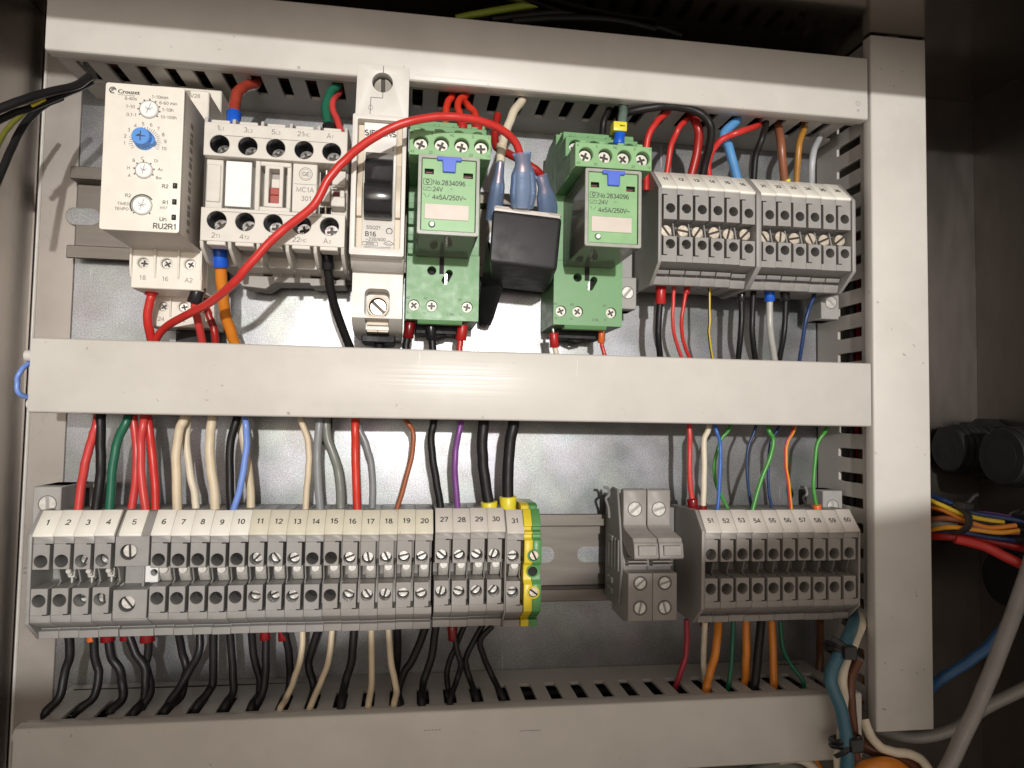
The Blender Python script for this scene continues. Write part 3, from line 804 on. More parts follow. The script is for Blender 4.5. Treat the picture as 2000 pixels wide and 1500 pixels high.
# lower left strip ----------------------------------------------------
NOTE = {1: 'outermost at the left, empty on top', 2: 'red wire entering from above', 3: 'black wire entering from above', 4: 'green wire entering, left of the wide block 5',
        6: 'first after the wide block 5', 7: 'under the leftmost cream wire', 8: 'between two cream wires', 9: 'under the dirtiest cream wire', 10: 'last white tag, where a light blue wire crosses a black one',
        11: 'first yellowed tag, under a cream wire', 12: 'shiny screws, no wire above it', 13: 'shiny screws, left of the thin bent cream wire', 14: 'dark holes, beneath the thin bent cream wire', 15: 'dark holes, beneath the lighter grey wire',
        16: 'beneath the thick dark grey wire', 17: 'between the orange red and slim grey wires', 18: 'left neighbour of the stained tag, below the slim brown wire', 19: 'black smudges on its tag', 20: 'last yellowed tag, followed by a gap',
        27: 'first pinkish tag after the gap', 28: 'under the purple wire', 29: 'just left of the first yellow sleeve', 30: 'under the first thick black cable', 31: 'on its own tag under the second thick black cable'}
for i in range(4):
    terminal('L', i + 1, 13.75 + 6.2 * i, CL, f'grey terminal marked {i+1}, {NOTE[i+1]}', 'numbered terminals of the lower left strip', 'marker_white', 'grey',
             metal_link='clip' if i else False, screws='deep' if i < 2 else 'visible', floor=27.0 if i < 2 else 29.6, number_size=2.8)
for i in range(15):
    n = 6 + i
    terminal('L', n, 49.8 + 6.2 * i, CL, f'grey terminal marked {n}, {NOTE[n]}',
             'numbered terminals of the lower left strip', 'marker_white' if n < 11 else 'marker_cream', 'grey' if n < 15 else 'grey_warm', metal_link='bar',
             screws='deep' if (n < 11 or n in (14, 15)) else 'visible', floor=27.0 if (n < 11 or n in (14, 15)) else 29.6, number_size=2.75)
for i, n in enumerate((27, 28, 29, 30)):
    terminal('L', n, 143.5 + 6.2 * i, CL + .5, f'grey terminal marked {n}, {NOTE[n]}', 'numbered terminals of the lower left strip', 'marker_grey', 'grey_warm', metal_link='bar', number_size=2.75)
terminal('L', 31, 168.9, CL, f'grey terminal marked 31, {NOTE[31]}', 'numbered terminals of the lower left strip', 'marker_grey', 'grey_warm', metal_link='bar', number_size=2.75)
NOTE5 = ['leftmost of its strip, beside the red sleeve', 'under the bright blue wire', 'where the thin green wire crosses behind the blue one', 'where a navy and a green wire meet', 'right of the crossing green wire', 'left of the red and yellow wire',
         'just right of the red and yellow wire', 'left of the orange sleeve', 'under the orange sleeve and bracket screw', 'outermost at the right, beside the vertical duct']
for i in range(10):
    n = 51 + i
    terminal('L', n, 243.2 + 6.2 * i, CL - .2, f'grey terminal marked {n}, {NOTE5[i]}', 'numbered terminals of the lower right strip', 'marker_grey', 'grey_warm', metal_link=False, screws='none', floor=33.5, number_size=2.6)
for nx, n_ in ((49.8 + 6.2 * 13, 26), (49.8 + 6.2 * 12 + 3, 9)):
    q = MB()
    for i in range(n_):
        t_ = random.random(); xx = nx + random.gauss(2.2, 1.0); e = random.uniform(.05, .16)
        zz_, hh_ = CL + 15.6 + 7.15 * t_, 39.9 - 6.3 * t_ + .05
        q.add([(xx + a * e, zz_ + b * e * .75, hh_ - b * e * .66) for a, b in ((-1, -1), (1, -.7), (.8, 1), (-.9, .8))], [(0, 1, 2, 3)])
    pr_ = [o for o in bpy.data.objects if o.get('label', '').startswith('grey terminal marked ' + ('19' if n_ == 26 else '18'))][0]
    st_ = part('stain', q, 'print', pr_); st_['kind'] = 'stuff'
# upper strips ---------------------------------------------------------
NOTEU = {11: 'nearest the right green relay', 12: 'under the second red wire', 13: 'under the thick deep red wire', 14: 'under the black looping wire', 15: 'left of where the blue wire enters', 16: 'last of the left upper strip, under the blue wire',
         21: 'first of the right upper strip, below a black wire', 22: 'between the black and brown wires', 23: 'under the brown wire with the yellow tip', 24: 'under the tan wire', 25: 'under the pale grey wire', 26: 'outermost, beside the vertical duct slots'}
CU = 68.6
for g, (x0, c, n0, nm, hh) in enumerate(((224.3, CU, 11, 'upper strip beside the relays', 0), (263.7, CU - .1, 21, 'upper strip nearest the vertical duct', 0))):
    for i in range(6):
        n = n0 + i
        o = terminal('U', n, x0 + 6.2 * i, c, f'grey disconnect terminal marked {n}, ' + NOTEU[n], 'upper grey terminals with exposed brass screws', 'marker_white', 'grey', screws='none', floor=36.0, number_size=2.2)
        q = MB(); X = x0 + 6.2 * i
        q.box(X + 1.2, X + 5.6, c - 4.7, c - .2, 33, 36.4)
        part('contact_plate', q, 'chrome', o, .2)
        screw(o, X + 2.9 + (.5 if i % 2 else 0), c - 2.2 + .3 * (i % 2), 39.3, 2.15, 'slot', 'brass')
        q = MB().cyl(X + 5.1, c - 2.9, 34, 38.0, .85, 12)
        part('contact_pin', q, 'chrome', o, .1)
# dividers and end covers of the strips
def divider(label, x0, x1, prof, mat='grey', extra=None, bev=.2):
    z0 = prof[0][0]
    o = MB().extr(prof, x0, x1, 'x')
    if extra: extra(o)
    p = part('end_cover', o, mat, None, bev, org=(x0, z0, 0))
    return tag(p, label, 'end cover')
def profU(c): return [(c - 18, 3), (c - 22, 12), (c - 22, 33.5), (c - 15, 43.0), (c + 13, 43.0), (c + 22.4, 33.4), (c + 22, 12), (c + 18, 3)]
divider('grey end cover on the left side of terminal 11', 222.9, 224.2, profU(CU))
divider('grey divider plate between terminals 16 and 21', 261.6, 263.6, profU(CU))
divider('grey end cover on the right side of terminal 26', 301.0, 302.4, profU(CU))
def profL(c, t=0): return [(c - 18, 3), (c - 20.2, 10), (c - 20.2, 31), (c - 13.2, 39.2 + t), (c + 15.6, 39.8 + t), (c + 22.6, 33.0 + t), (c + 22, 10), (c + 18, 3)]
def pegs_left(m):
    for z, l in ((8.5, 2.6), (-2, 3.4)):
        m.box(13.0 - l, 13.0, CL + z - 1.0, CL + z + 1.0, 24, 31)
    m.box(11.6, 13.0, CL - 3, CL + 9.5, 22, 28)
    m.tube([(13, CL + 3.4, 34), (9.0, CL + 3.0, 34)], 1.0, 10)
    m.tube([(13, CL + 12, 34), (10.2, CL + 12, 34)], 1.1, 10)
divider('grey end cover with pegs on the left side of terminal 1', 12.4, 13.7, profL(CL), 'grey', pegs_left)
divider('grey cover plate on the left side of terminal 51', 241.7, 243.1, profL(CL - .2), 'grey_warm')
divider('thin grey plate between terminals 30 and 31', 168.35, 168.85, profL(CL, -.6), 'grey_warm')
divider('grey cover plate on the right side of terminal 60', 305.25, 306.0, profL(CL - .2, -.5), 'grey_warm')
# wide block 5 ----------------------------------------------------------
o = thing('terminal_block', (38.75, CL, 0), 'wide grey terminal block marked 5 with two large bright screws', 'terminal', 'numbered terminals of the lower left strip')
b = MB(); x0 = 38.75; W = 10.7
def sh(prof): return [(z + CL, h) for z, h in prof]
b.extr(sh([(-18, 3), (-19.7, 10), (-19.7, 28), (-16.6, 30.5), (-12.8, 30.5), (-2.2, 29.5), (3.8, 29.5), (14.0, 30.0), (20.5, 31.0), (21.8, 29.5), (21.8, 10), (18, 3)]), x0, x0 + W + .15, 'x')
b.extr(sh([(-19.7, 27.5), (-19.75, 32.4), (-17.2, 32.9), (-16.9, 31.0), (-16.2, 31.0), (-16.0, 29)]), x0, x0 + W + .15, 'x')
b.extr(sh([(-16.2, 30), (-16.2, 32.6), (-12.7, 38.9), (-12, 39.0), (-12, 30)]), x0, x0 + W + .1, 'x')
hole_box(b, x0, x0 + W - .2, CL - 12.05, CL - 2.6, 29.4, 39.2, x0 + 4.3, CL - 7.3, 2.55, 32)
hole_box(b, x0, x0 + W - .2, CL + 5.0, CL + 14.9, 29.4, 39.2, x0 + 4.1, CL + 9.6, 2.55, 32)
b.extr(sh([(14.85, 30), (14.85, 38.9), (16.4, 37.6), (22.2, 32.0), (20.5, 29)]), x0, x0 + W + .1, 'x')
b.box(x0 + 7.2, x0 + 8, CL - 2.6, CL + 5, 29, 35)
part('housing', b, 'grey', o, .16)
m = MB().extr(sh([(14.6, 38.6), (14.9, 39.75), (15.6, 39.9), (22.75, 33.6), (22.3, 32.1)]), x0 + 1.2, x0 + 8.1, 'x')
mk = part('marker_tag', m, 'marker_white', o, .12)
t = MB(); text(t, '5', x0 + 4.8, CL + 15.6 + 3.6, 39.9 - 3.15 + .06, 2.8, uy=(0, UYL.y, UYL.z), bold=.05); part('number', t, 'print', mk)
screw(o, x0 + 4.9, CL + 10.2, 40.0, 2.05, 'slot', 'tin', 1.5); screw(o, x0 + 4.9, CL - 6.6, 39.6, 2.05, 'slot', 'tin', .9)
m = MB(); m.extr([(x0 + 8.05, CL - 1.3), (x0 + 12.2, CL - 1.3), (x0 + 12.2, CL + 4.3), (x0 + 8.05, CL + 4.3)], 30, 34.5, 'h', holes=[circ(x0 + 10.8, CL + 1.9, 1.15, 18)])
part('bush', m, 'white_label', o, .15)
m = MB().cyl(x0 + 10.8, CL + 1.9, 30.1, 30.6, 1.3, 18); part('bush_hole', m, 'hole_shade', o)
# earth terminal ---------------------------------------------------------
o = thing('earth_terminal', (175.3, CL, 0), 'green and yellow earth terminal closing the lower left strip', 'terminal')
for nm, mt, xa_, xb_ in (('yellow_half', 'pe_yellow', 175.35, 178.35), ('green_half', 'pe_green', 178.4, 181.6)):
    b = MB()
    b.extr(sh([(-18, 3), (-19.7, 10), (-19.7, 28), (-16.6, 30.5), (-2.2, 31), (3.8, 31), (14.0, 30.0), (23.5, 29.0), (24.2, 27), (24, 10), (18, 3)]), xa_, xb_, 'x')
    b.extr(sh([(-19.7, 27.5), (-19.75, 32.6), (-17.2, 33.0), (-16.9, 31.0), (-16.2, 31.0), (-16.0, 29)]), xa_, xb_, 'x')
    b.extr(sh([(-16.2, 30), (-16.2, 32.6), (-12.7, 38.9), (-3.2, 38.9), (-2.0, 36.8), (3.2, 36.8), (4.4, 38.9), (12.4, 38.9), (13.0, 36.5), (14.2, 36.5), (14.5, 38), (15.3, 38), (15.6, 35.6), (16.8, 35.6), (17.1, 37), (18.3, 36.6), (22.8, 32.8), (22.4, 30), (14, 29)]), xa_, xb_, 'x')
    part(nm, b, mt, o, .15, org=(175.3, CL, 0))
for z, d in ((7.0, 0), (-5.9, 0), (1.1, 1)):
    m = MB(); m.extr(circ(178.7, CL + z, 2.25, 22), 38.7 - 2 * d, 39.5 - 2 * d, 'h', holes=[circ(178.7, CL + z, 1.75, 22)])
    part('screw_ring', m, 'pe_green' if z > 0 else 'pe_yellow', o, .12)
    m = MB().cyl(178.7, CL + z, 38.9 - 2 * d, 39.0 - 2 * d, 1.8, 20); part('screw_well_shade', m, 'hole_shade', o)
    if not d: screw(o, 178.8, CL + z + .15, 39.35, 1.6, 'slot', 'brass')
# grey double modules -----------------------------------------------------
for k, lab in enumerate(('left one of two tall grey fuse terminals on the lower rail', 'right one of two tall grey fuse terminals, beside terminal 51')):
    x0 = 213.85 + 9.35 * k; W = 9.2; c = CL
    o = thing('fuse_terminal', (x0, c, 0), lab, 'terminal', 'tall grey fuse terminals')
    b = MB()
    b.extr([(-79, 18), (-79.5, 33), (-77.9, 39), (-60.7, 39), (-60.7, 33), (-58, 32), (-40, 26), (-34, 24), (-34, 16)], x0, x0 + W, 'x')
    part('housing', b, 'grey_warm', o, .2)
    s = MB()
    s.extr([(-46.8, 28), (-31.4, 28), (-30.9, 29), (-30.9, 31.4), (-31.6, 32.0), (-44.3, 32.0), (-45.6, 34.0), (-47.2, 43.4), (-48.6, 44.0), (-49.0, 44.8), (-53.8, 45.8), (-54.6, 45.0), (-54.4, 38), (-50, 30)], x0 + .1, x0 + W - .1, 'x')
    part('lever', s, 'grey_warm', o, .25)
    g = MB(); g.box(x0 + 1.4, x0 + W - 1.2, -53.2, -49.5, 45.0, 46.4); part('grip', g, 'grey_warm', o, .25)
    gx = MB()
    for z in (-56, -57.3, -58.6): gx.box(x0 + .8, x0 + W - .8, z, z + .5, 32.5, 36.5)
    part('rib', gx, 'grey_warm', o, .1)
    for (z, h, r, xo) in ((-38.3, 32.15, 2.55, 4.55), (-64.3, 39.1, 2.1, 4.5), (-73.2, 39.1, 2.15, 4.5)):
        m = MB(); m.extr(circ(x0 + xo, z, r + (.25 if z > -50 else .55), 24), h - .15, h + .04, 'h', holes=[circ(x0 + xo, z, r + .02, 24)]); part('screw_rim_shade', m, 'well_shade', o)  # dark ring paints the shade of the round hole about the screw
        screw(o, x0 + xo, z, h + .02, r, 'slot', 'tin', [1.3, -.7, .6, 1.8, -.3, 1.2][int(k * 3 + abs(z) // 36 + (1 if z < -70 else 0)) % 6])
# left flank of the fuse terminals: clip and ribs
b = MB(); b.extr([(-76, 16), (-74, 30), (-60, 33), (-47, 31), (-31.5, 27), (-31, 20), (-33, 16)], 212.9, 213.8, 'x'); b.box(214, 232, -76, -35, 7.7, 18.2)
for i in range(4): b.box(212.4, 213.0, -62, -50, 17 + 4 * i, 18.6 + 4 * i)
for z in (-52, -68, -72): b.box(212.2, 213.0, z, z + 2.4, 17, 23)
tag(part('end_cover', b, 'grey_mid', None, .2, org=(212, -60, 0)), 'ribbed grey side cover left of the tall fuse terminals', 'end cover')
# wide grey body right of the fuse terminals
b = MB(); b.box(232.8, 241.4, -78, -40, 7.6, 13)
tag(part('spacer_block', b, 'grey_mid', None, .3, org=(232.8, -60, 0)), 'plain grey spacer between the fuse terminals and terminal 51', 'spacer')
# end brackets -------------------------------------------------------------
def bracket(label, x0, x1, z0, z1, h, sx, sz, r, spin, ztail, mat='grey_light'):
    o = thing('end_bracket', (x0, z0, 0), label, 'rail bracket', 'grey screw-on end brackets')
    b = MB(); b.box(x0, x1, z0, z1, 7.6, h)
    b.box(x0 + .2, x1 - .2, min(z0, ztail), max(z1, ztail), 7.6, h - 5)
    part('housing', b, mat, o, .3)
    m = MB(); m.extr(circ(sx, sz, r + .25, 24), h - .1, h + .06, 'h', holes=[circ(sx, sz, r + .02, 24)]); part('screw_rim_shade', m, 'well_shade', o)
    screw(o, sx, sz, h + .1, r, 'slot', 'tin', spin)
    return o
BR1 = bracket('grey end bracket with a screw above terminal 1', 6.3, 15.2, -45.0, -31.2, 25, 11.0, -37.2, 2.75, 1.5, -78)
bracket('small grey end bracket in the corner where the orange sleeve ends', 302.5, 311.2, -45.0, -32.4, 20, 306.8, -38.6, 2.35, 1.4, -78)
bracket('grey end bracket beside the bottom of the right relay', 215.6, 222.3, 39.4, 52.2, 20, 218.6, 46.0, 2.35, -.9, 86)
bracket('grey end bracket under terminal 26', 302.2, 310.2, 38.6, 49.0, 20, 306.6, 45.6, 2.45, .75, 86)
def clip(label, x, z, h, s):
    m = MB()
    m.tube(cr([(x, z, h), (x + 2.2 * s, z - .4, h), (x + 2.8 * s, z - 3, h), (x + 1.2 * s, z - 4.5, h), (x + 2.5 * s, z - 8, h), (x + 3.0 * s, z - 12, h)]), .55, 8)
    tag(part('bracket_clip', m, 'grey_mid', None, 0, org=(x, z, 0)), label, 'clip', 'hooked clips of the end brackets')
clip('hooked grey clip left of the tall fuse terminals', 210.2, -31.5, 18, .8)
clip('hooked grey clip beside the bracket above terminal 60', 296.2, -31.5, 14, 1)
b = MB(); b.box(15.6, 18.4, -44, -31.0, 7.6, 14); b.box(20.5, 21.3, -44, -32, 7.6, 16); b.box(15.6, 26.3, -32.6, -31.0, 7.6, 15); b.box(25, 26.3, -40, -32.6, 7.6, 13)
part('foot', b, 'grey_mid', BR1, .2)
# flat upper edge of the terminal strips seen behind the markers
for (a, b_, c, lab) in ((13.8, 181, CL, 'grey rear edge of the lower left terminals'), ):
    pass
# ================================================================== timer relay (far left)
T = thing('timer_relay', (39.7, 23, 0), 'tall cream timer relay with a blue knob at the upper left', 'timer relay')
TX0, TX1, TZ0, TZ1, TH = 39.75, 62.2, 49.9, 94.9, 63.5
b = MB(); b.box(TX0, TX1, TZ0, TZ1, 40, TH)
b.extr([(TZ0 + .02, 41), (TZ0 - 1.0, 36), (TZ0 - 1.2, 8), (TZ1 + 1, 8), (TZ1, 41)], TX0 - .1, TX1 - .1, 'x')
part('body', b, 'timer_grey', T, .5, 2)
b = MB(); b.extr(rrect(TX0 - .15, TX1 + .15, TZ0 - .15, TZ1 + .15, .8), TH, TH + .9, 'h'); FP = part('front_panel', b, 'timer_white', T, .25, 2)
# stepped terminal shoulders
def shoulder(z0, z1, hf, mat, holes, labels, hl, sgn):
    b = MB()
    b.extr([(TX0, z0), (TX1 + .2, z0), (TX1 + .2, z1), (TX0, z1)], hf - 6, hf, 'h', holes=[circ(x, z, r, 20) for x, z, r in holes])
    b.box(TX0, TX1 + .2, z0 + .05, z1 - .05, 8, hf - 6)
    part('terminal_shoulder', b, mat, T, .3)
    for x, z, r in holes: screw(T, x, z, hf - 1.6, r * .93, 'cross', 'zinc')
    for xb in (TX0, TX0 + 7.6, TX0 + 15.1, TX1 - .1):
        q = MB(); q.extr([(z0 + 3.5, hf - 2), (z0 + 3.5, hf + .1), (z0 + 7, hf + 1.2), (z1, hf + 1.3), (z1, hf - 2)], xb - .25, xb + .45, 'x')
        part('separator', q, 'timer_white', T, .15)
    t = MB()
    for x, z, s in labels: text(t, s, x, z, hl + .06, 2.2)
    if labels: part('print', t, 'print_grey', T)
shoulder(36.6, 50.0, 39.0, 'timer_white', [(43.3, 45.3, 1.75), (50.8, 45.4, 1.75), (58.3, 45.5, 1.75)], [(43.5, 40.2, '18'), (50.7, 40.1, '16'), (58.2, 40.0, 'A2')], 39.0, 1)
shoulder(25.8, 37.0, 22.0, 'timer_white', [(44.6, 33.2, 1.7), (51.6, 33.3, 1.7), (58.6, 33.3, 1.7)], [(44.2, 28.6, '24'), (51.5, 28.6, '22')], 22.0, 1)
b = MB(); b.box(47, 60, 20, 26, 6, 14); part('foot', b, 'black_dull', T, .3)
b = MB(); b.extr([(94.5, 36), (106.0, 36), (106.4, 37.2), (106.2, 38.5), (95, 38.5)], TX0 + 6, TX1 + .1, 'x'); b.box(TX0, TX1, 94.5, 114.0, 8, 22.5); b.box(TX0, TX1, 94.5, 106, 22, 37)
part('upper_shoulder', b, 'timer_white', T, .4)
b = MB(); b.extr([(94.9, 38.4), (105.9, 38.4), (94.9, 62)], TX1 - 6.5, TX1 - 6, 'x'); part('rib', b, 'timer_white', T, .1)
t = MB(); text(t, '15', 48, 104.4, 38.6, 1.9); text(t, 'A1', 41.5, 104.4, 38.6, 1.9); text(t, '25/28', 57, 104.2, 38.6, 1.9); part('print', t, 'print_grey', T)
# front print
t = MB(); H = TH + .95
ring(t, 41.7, 92.7, H, .75, 1.05, 0, 300, 20); line(t, 41.1, 92.2, 42.3, 93.2, H, .3); line(t, 41.2, 92.9, 41.9, 93.3, H, .3)
text(t, 'Crouzet', 43.2, 92.5, H, 1.85, 'L', bold=.14); line(t, 43.2, 91.45, 48.1, 91.35, H, .1)
def dial(cx, cz, r, ticks, labels, arc=None):
    ring(t, cx, cz, H, r, r + .16)
    for a, l in ticks:
        a = math.radians(a); t.add([(cx + (r + .45) * math.cos(a) + dx, cz + (r + .45) * math.sin(a) + dz, H) for dx, dz in ((-.22, -.22), (.22, -.22), (.22, .22), (-.22, .22))], [(0, 1, 2, 3)])
    for x, z, s, al, sz in labels: text(t, s, cx + x, cz + z, H, sz, al)
dial(52.3, 87.5, 2.7, [(148, 0), (180, 0), (212, 0), (118, 0), (88, 0), (55, 0), (20, 0), (-8, 0), (-38, 0)],
     [(-3.6, 3.0, '6-60s', 'R', 1.45), (-4.1, .5, '1-10', 'R', 1.45), (-3.7, -2.0, '0,1-1', 'R', 1.45), (.7, 4.1, '1-10min', 'L', 1.45), (2.9, 2.4, '6-60 min', 'L', 1.4), (3.8, .3, '1-10h', 'L', 1.45), (3.4, -2.0, '10-100h', 'L', 1.4)])
cx, cz = 51.5, 77.4
for i in range(27):
    a = math.radians(-28 + i * 9.2); r0, r1 = 3.5, 4.5 if i % 3 else 4.7
    line(t, cx + r0 * math.cos(a), cz + r0 * math.sin(a), cx + r1 * math.cos(a), cz + r1 * math.sin(a), H, .12)
for i, s in enumerate(('10', '9', '8', '7', '6', '5', '4', '3', '2', '1')):
    a = math.radians(-18 + i * 23); text(t, s, cx + 5.9 * math.cos(a), cz + 5.6 * math.sin(a), H, 1.5)
dial(51.6, 68.5, 2.45, [(205, 0), (170, 0), (135, 0), (95, 0), (50, 0), (10, 0), (-25, 0)], [(-4.1, -1.8, 'A', 'C', 1.35), (-4.4, .5, 'H', 'C', 1.35), (-3.0, 2.9, 'B', 'C', 1.35), (-.6, 3.7, 'C', 'C', 1.35), (3.4, 3.2, 'Di', 'C', 1.35), (4.7, .6, 'Ac', 'C', 1.35), (4.4, -2.0, 'Bw', 'C', 1.35)])
dial(51.5, 57.6, 2.8, [(-135 + 90, 0), (-135, 0)], [(-4.1, 2.9, 'R2', 'C', 1.5)])
ring(t, 51.5, 57.6, H, 3.1, 3.55, 35, 215, 24)
text(t, 'TIMED', 47.9, 57.9, H, 1.25, 'R'); text(t, 'TEMPO', 47.7, 56.3, H, 1.25, 'R')
text(t, 'R2', 57.9, 64.0, H, 1.6, 'C', bold=.05); text(t, 'R1', 58.1, 59.0, H, 1.6, 'C', bold=.05); text(t, 'INST', 57.8, 57.3, H, 1.1); text(t, 'Un', 57.6, 53.8, H, 1.8, 'C', bold=.04)
text(t, 'RU2R1', 61.4, 51.6, H, 2.4, 'R', bold=.08)
part('print', t, 'print', FP)
for z in (64.3, 59.3, 54.5):
    q = MB(); q.extr(rrect(60.1, 61.4, z - .85, z + .85, .1, 2), TH + .5, TH + 1.15, 'h'); ld = part('indicator', q, 'black_gloss', T, .08)
    t = MB(); text(t, 'F', 60.75, z, TH + 1.18, 1.0); part('mark', t, 'print_grey', ld)
for (x, z, r) in ((52.3, 87.5, 2.55), (51.6, 68.5, 2.3), (51.5, 57.6, 2.65)):
    q = MB(); q.extr(circ(x, z, r, 28), TH + .5, TH + 1.5, 'h')
    d = part('dial', q, 'white_label', T, .2)
    q = MB()
    for a_, k_ in ((1.2 + .2 * z % .5, .8), (2.6, .45), (.3, .5)):
        line(q, x - math.cos(a_) * r * k_ * .7, z - math.sin(a_) * r * k_ * .7, x + math.cos(a_) * r * k_, z + math.sin(a_) * r * k_, TH + 1.53 + .01 * k_, .16)
    part('slot', q, 'print_grey', d)
q = MB(); q.cyl(51.5, 77.8, TH + .8, TH + 2, 3.0, 30); q.cyl(51.5, 77.8, TH + 2, TH + 4.6, 2.75, 30, 2.55)
for i in range(20):
    a = i * math.pi / 10; q.cyl(51.5 + 2.7 * math.cos(a), 77.8 + 2.7 * math.sin(a), TH + 1.9, TH + 4.2, .18, 6)
q.extr([(51.5, 75.6), (54.6, 76.2), (55.0, 77.2), (54, 79)], TH + .8, TH + 3, 'h')
KN = part('knob', q, 'blue_knob', T, .2)
q = MB(); q.box(50.2, 52.8, 77.65, 77.95, TH + 4.6, TH + 4.65); q.box(51.3, 51.6, 76.4, 79.3, TH + 4.6, TH + 4.66); q.box(50.5, 51.4, 77.9, 78.3, TH + 4.6, TH + 4.64); part('slot', q, 'print', KN)
# dark print along the right flank
t = MB()
for i in range(14): t.box(62.2, 62.26, 52 + i * 2.6, 53.2 + i * 2.6 + (i % 3) * .4, 54, 57)
part('side_print', t, 'print_grey', T)
# ================================================================== contactor
C = thing('contactor', (65.5, 42, 0), 'wide cream contactor with two rows of five screw wells', 'contactor')
CX0, CX1 = 65.6, 110.9
xs = [70.5, 79.25, 88.0, 97.0, 105.9]
def crow(z0, z1, zc, labels, zl, outer, name, cut):
    b = MB()
    b.extr([(CX0, z0), (CX1, z0), (CX1, z1), (CX0, z1)], 46, 54.2, 'h', holes=[circ(x, zc, 3.05, 26) for x in xs])
    part('screw_row', b, 'contactor', C, .3)
    b = MB(); b.box(CX0 + .3, CX1 - .3, z0 + .3, z1 - .3, 30, 43.5); part('row_base', b, 'contactor_base', C, .3)
    for i, x in enumerate(xs):
        q = MB(); q.extr(circ(x, zc, 3.04, 26), 43.5, 54.0, 'h', holes=[circ(x, zc, 2.92, 26)]); q.cyl(x, zc, 45.0, 45.4, 2.95, 24); part('well', q, 'black_gloss', C)
        o = screw(C, x + .25, zc - .55, 48.6, 2.35, 'cross', 'chrome')
        q = MB(); q.box(x - 2.6, x + 2.6, zc - 2.6, zc + 2.6, 43.6, 45.0); part('clamp', q, 'chrome', C, .3)
    t = MB()
    for x, (big, small) in zip(xs, labels):
        text(t, big, x - .3, zl, 54.26, 2.4, 'R'); text(t, small, x - .1, zl - .25, 54.26, 1.5, 'L')
    part('print', t, 'print_grey', C)
crow(78.2, 89.2, 82.1, [('1', 'L1'), ('3', 'L2'), ('5', 'L3'), ('21', 'NC'), ('A', '1')], 87.4, 1, 'upper', 0)
crow(50.3, 61.2, 57.1, [('2', 'T1'), ('4', 'T2'), ('6', 'T3'), ('22', 'NC'), ('A', '2')], 52.2, -1, 'lower', 0)
# dividing barriers at the outer ends of both rows
for x in (66.0, 74.6, 83.5, 92.6, 101.5, 110.3):
    q = MB(); q.extr([(50.4, 54), (48.2, 53.2), (45.0, 46), (44.6, 38), (50.4, 36)], x - .55, x + .55, 'x'); part('barrier', q, 'contactor', C, .2)
    q = MB(); q.extr([(89.1, 54), (91.0, 53.4), (92.0, 49), (92.2, 38), (89.1, 36)], x - .5, x + .5, 'x'); part('barrier', q, 'contactor', C, .2)
for i, x in enumerate(xs):
    part('row_edge', MB().box(x - 2.9, x + 2.9, 88.9, 90.2, 48, 54.0), 'contactor', C, .25)
    part('row_edge', MB().box(x - 2.9, x + 2.9, 49.1, 50.5, 48, 54.0), 'contactor', C, .25)
b = MB()
b.box(CX0 + .4, CX1 - .4, 47, 92, 14, 32); b.box(CX0 + .2, CX1 - .2, 61.0, 78.4, 30, 46.0)
part('body', b, 'contactor', C, .4)
# middle deck
b = MB()
b.box(65.9, 71.2, 61.4, 78.0, 45, 51.2); b.box(66.2, 70.6, 63.8, 76.2, 51, 51.8)
b.box(81.6, 83.2, 61.4, 78.0, 45, 52.8); b.box(83.2, 92.9, 76.4, 78.0, 45, 52.8); b.box(83.2, 92.9, 61.3, 62.9, 45, 52.8)
b.box(91.6, 93.0, 61.4, 78, 45, 52.4)
part('deck', b, 'contactor', C, .25)
q = MB(); q.box(72.3, 80.4, 62.4, 77.4, 46, 52.4); part('blank_label', q, 'white_label', C, .15)
q = MB(); q.extr([(84.8, 62.7), (90.6, 62.7), (90.6, 76.6), (84.8, 76.6)], 48.5, 53.4, 'h', holes=[rrect(86.1, 89.4, 64.0, 75.4, .2, 2)]); part('carriage_frame', q, 'contactor', C, .25)
q = MB(); q.box(86.2, 89.3, 64.2, 75.3, 46, 48.6); part('carriage_bed', q, 'contactor_base', C)
q = MB(); q.box(86.3, 89.25, 64.2, 69.6, 48, 52.0); q.box(86.3, 89.25, 66.9, 67.3, 52, 52.4); part('slider', q, 'red_switch', C, .2)
q = MB(); q.box(86.35, 89.2, 69.7, 73.0, 48, 50.6); part('slider_top', q, 'contactor', C, .2)
b = MB(); b.box(93.4, 101.3, 61.6, 78.1, 45, 52.6); LP = part('name_plate', b, 'contactor', C, .3)
t = MB(); HH = 52.66
ring(t, 97.6, 74.6, HH, 2.0, 2.2); ring(t, 97.6, 74.6, HH, 1.55, 1.65)
text(t, 'GE', 97.6, 74.6, HH, 1.9, bold=.08); line(t, 94.0, 71.1, 101, 71.1, HH, .14)
text(t, 'MC1A', 97.6, 69.3, HH, 2.3); text(t, '301', 97.9, 66.4, HH, 2.3)
part('print', t, 'print_grey', LP)
for (z0, z1) in ((73.4, 77.8), (61.6, 65.6)):
    q = MB(); q.box(101.6, 105.4, z0, z1, 45, 46.4); part('recess', q, 'hole_shade', C)
    q = MB(); q.box(103.7, 104.1, z0 + .4, z1 - .4, 46.4, 49.5); part('contact_tongue', q, 'brass', C)
q = MB(); q.box(105.8, 110.2, 72.8, 77.6, 45, 49.0); q.tube([(105.8, 72.2, 49), (108, 72, 50), (110, 72.3, 49)], .5, 8); part('side_block', q, 'contactor', C, .3)
q = MB(); q.box(102, 105.4, 66.4, 72.2, 45, 50.4); q.box(105.8, 110.4, 64.6, 68.0, 45, 51.8); q.box(108.6, 110.2, 67.8, 70.3, 45, 51.5); part('side_block', q, 'contactor', C, .3)
q = MB(); q.box(105.9, 110.3, 68.2, 71.2, 44, 46.2); part('recess', q, 'dark_red', C)
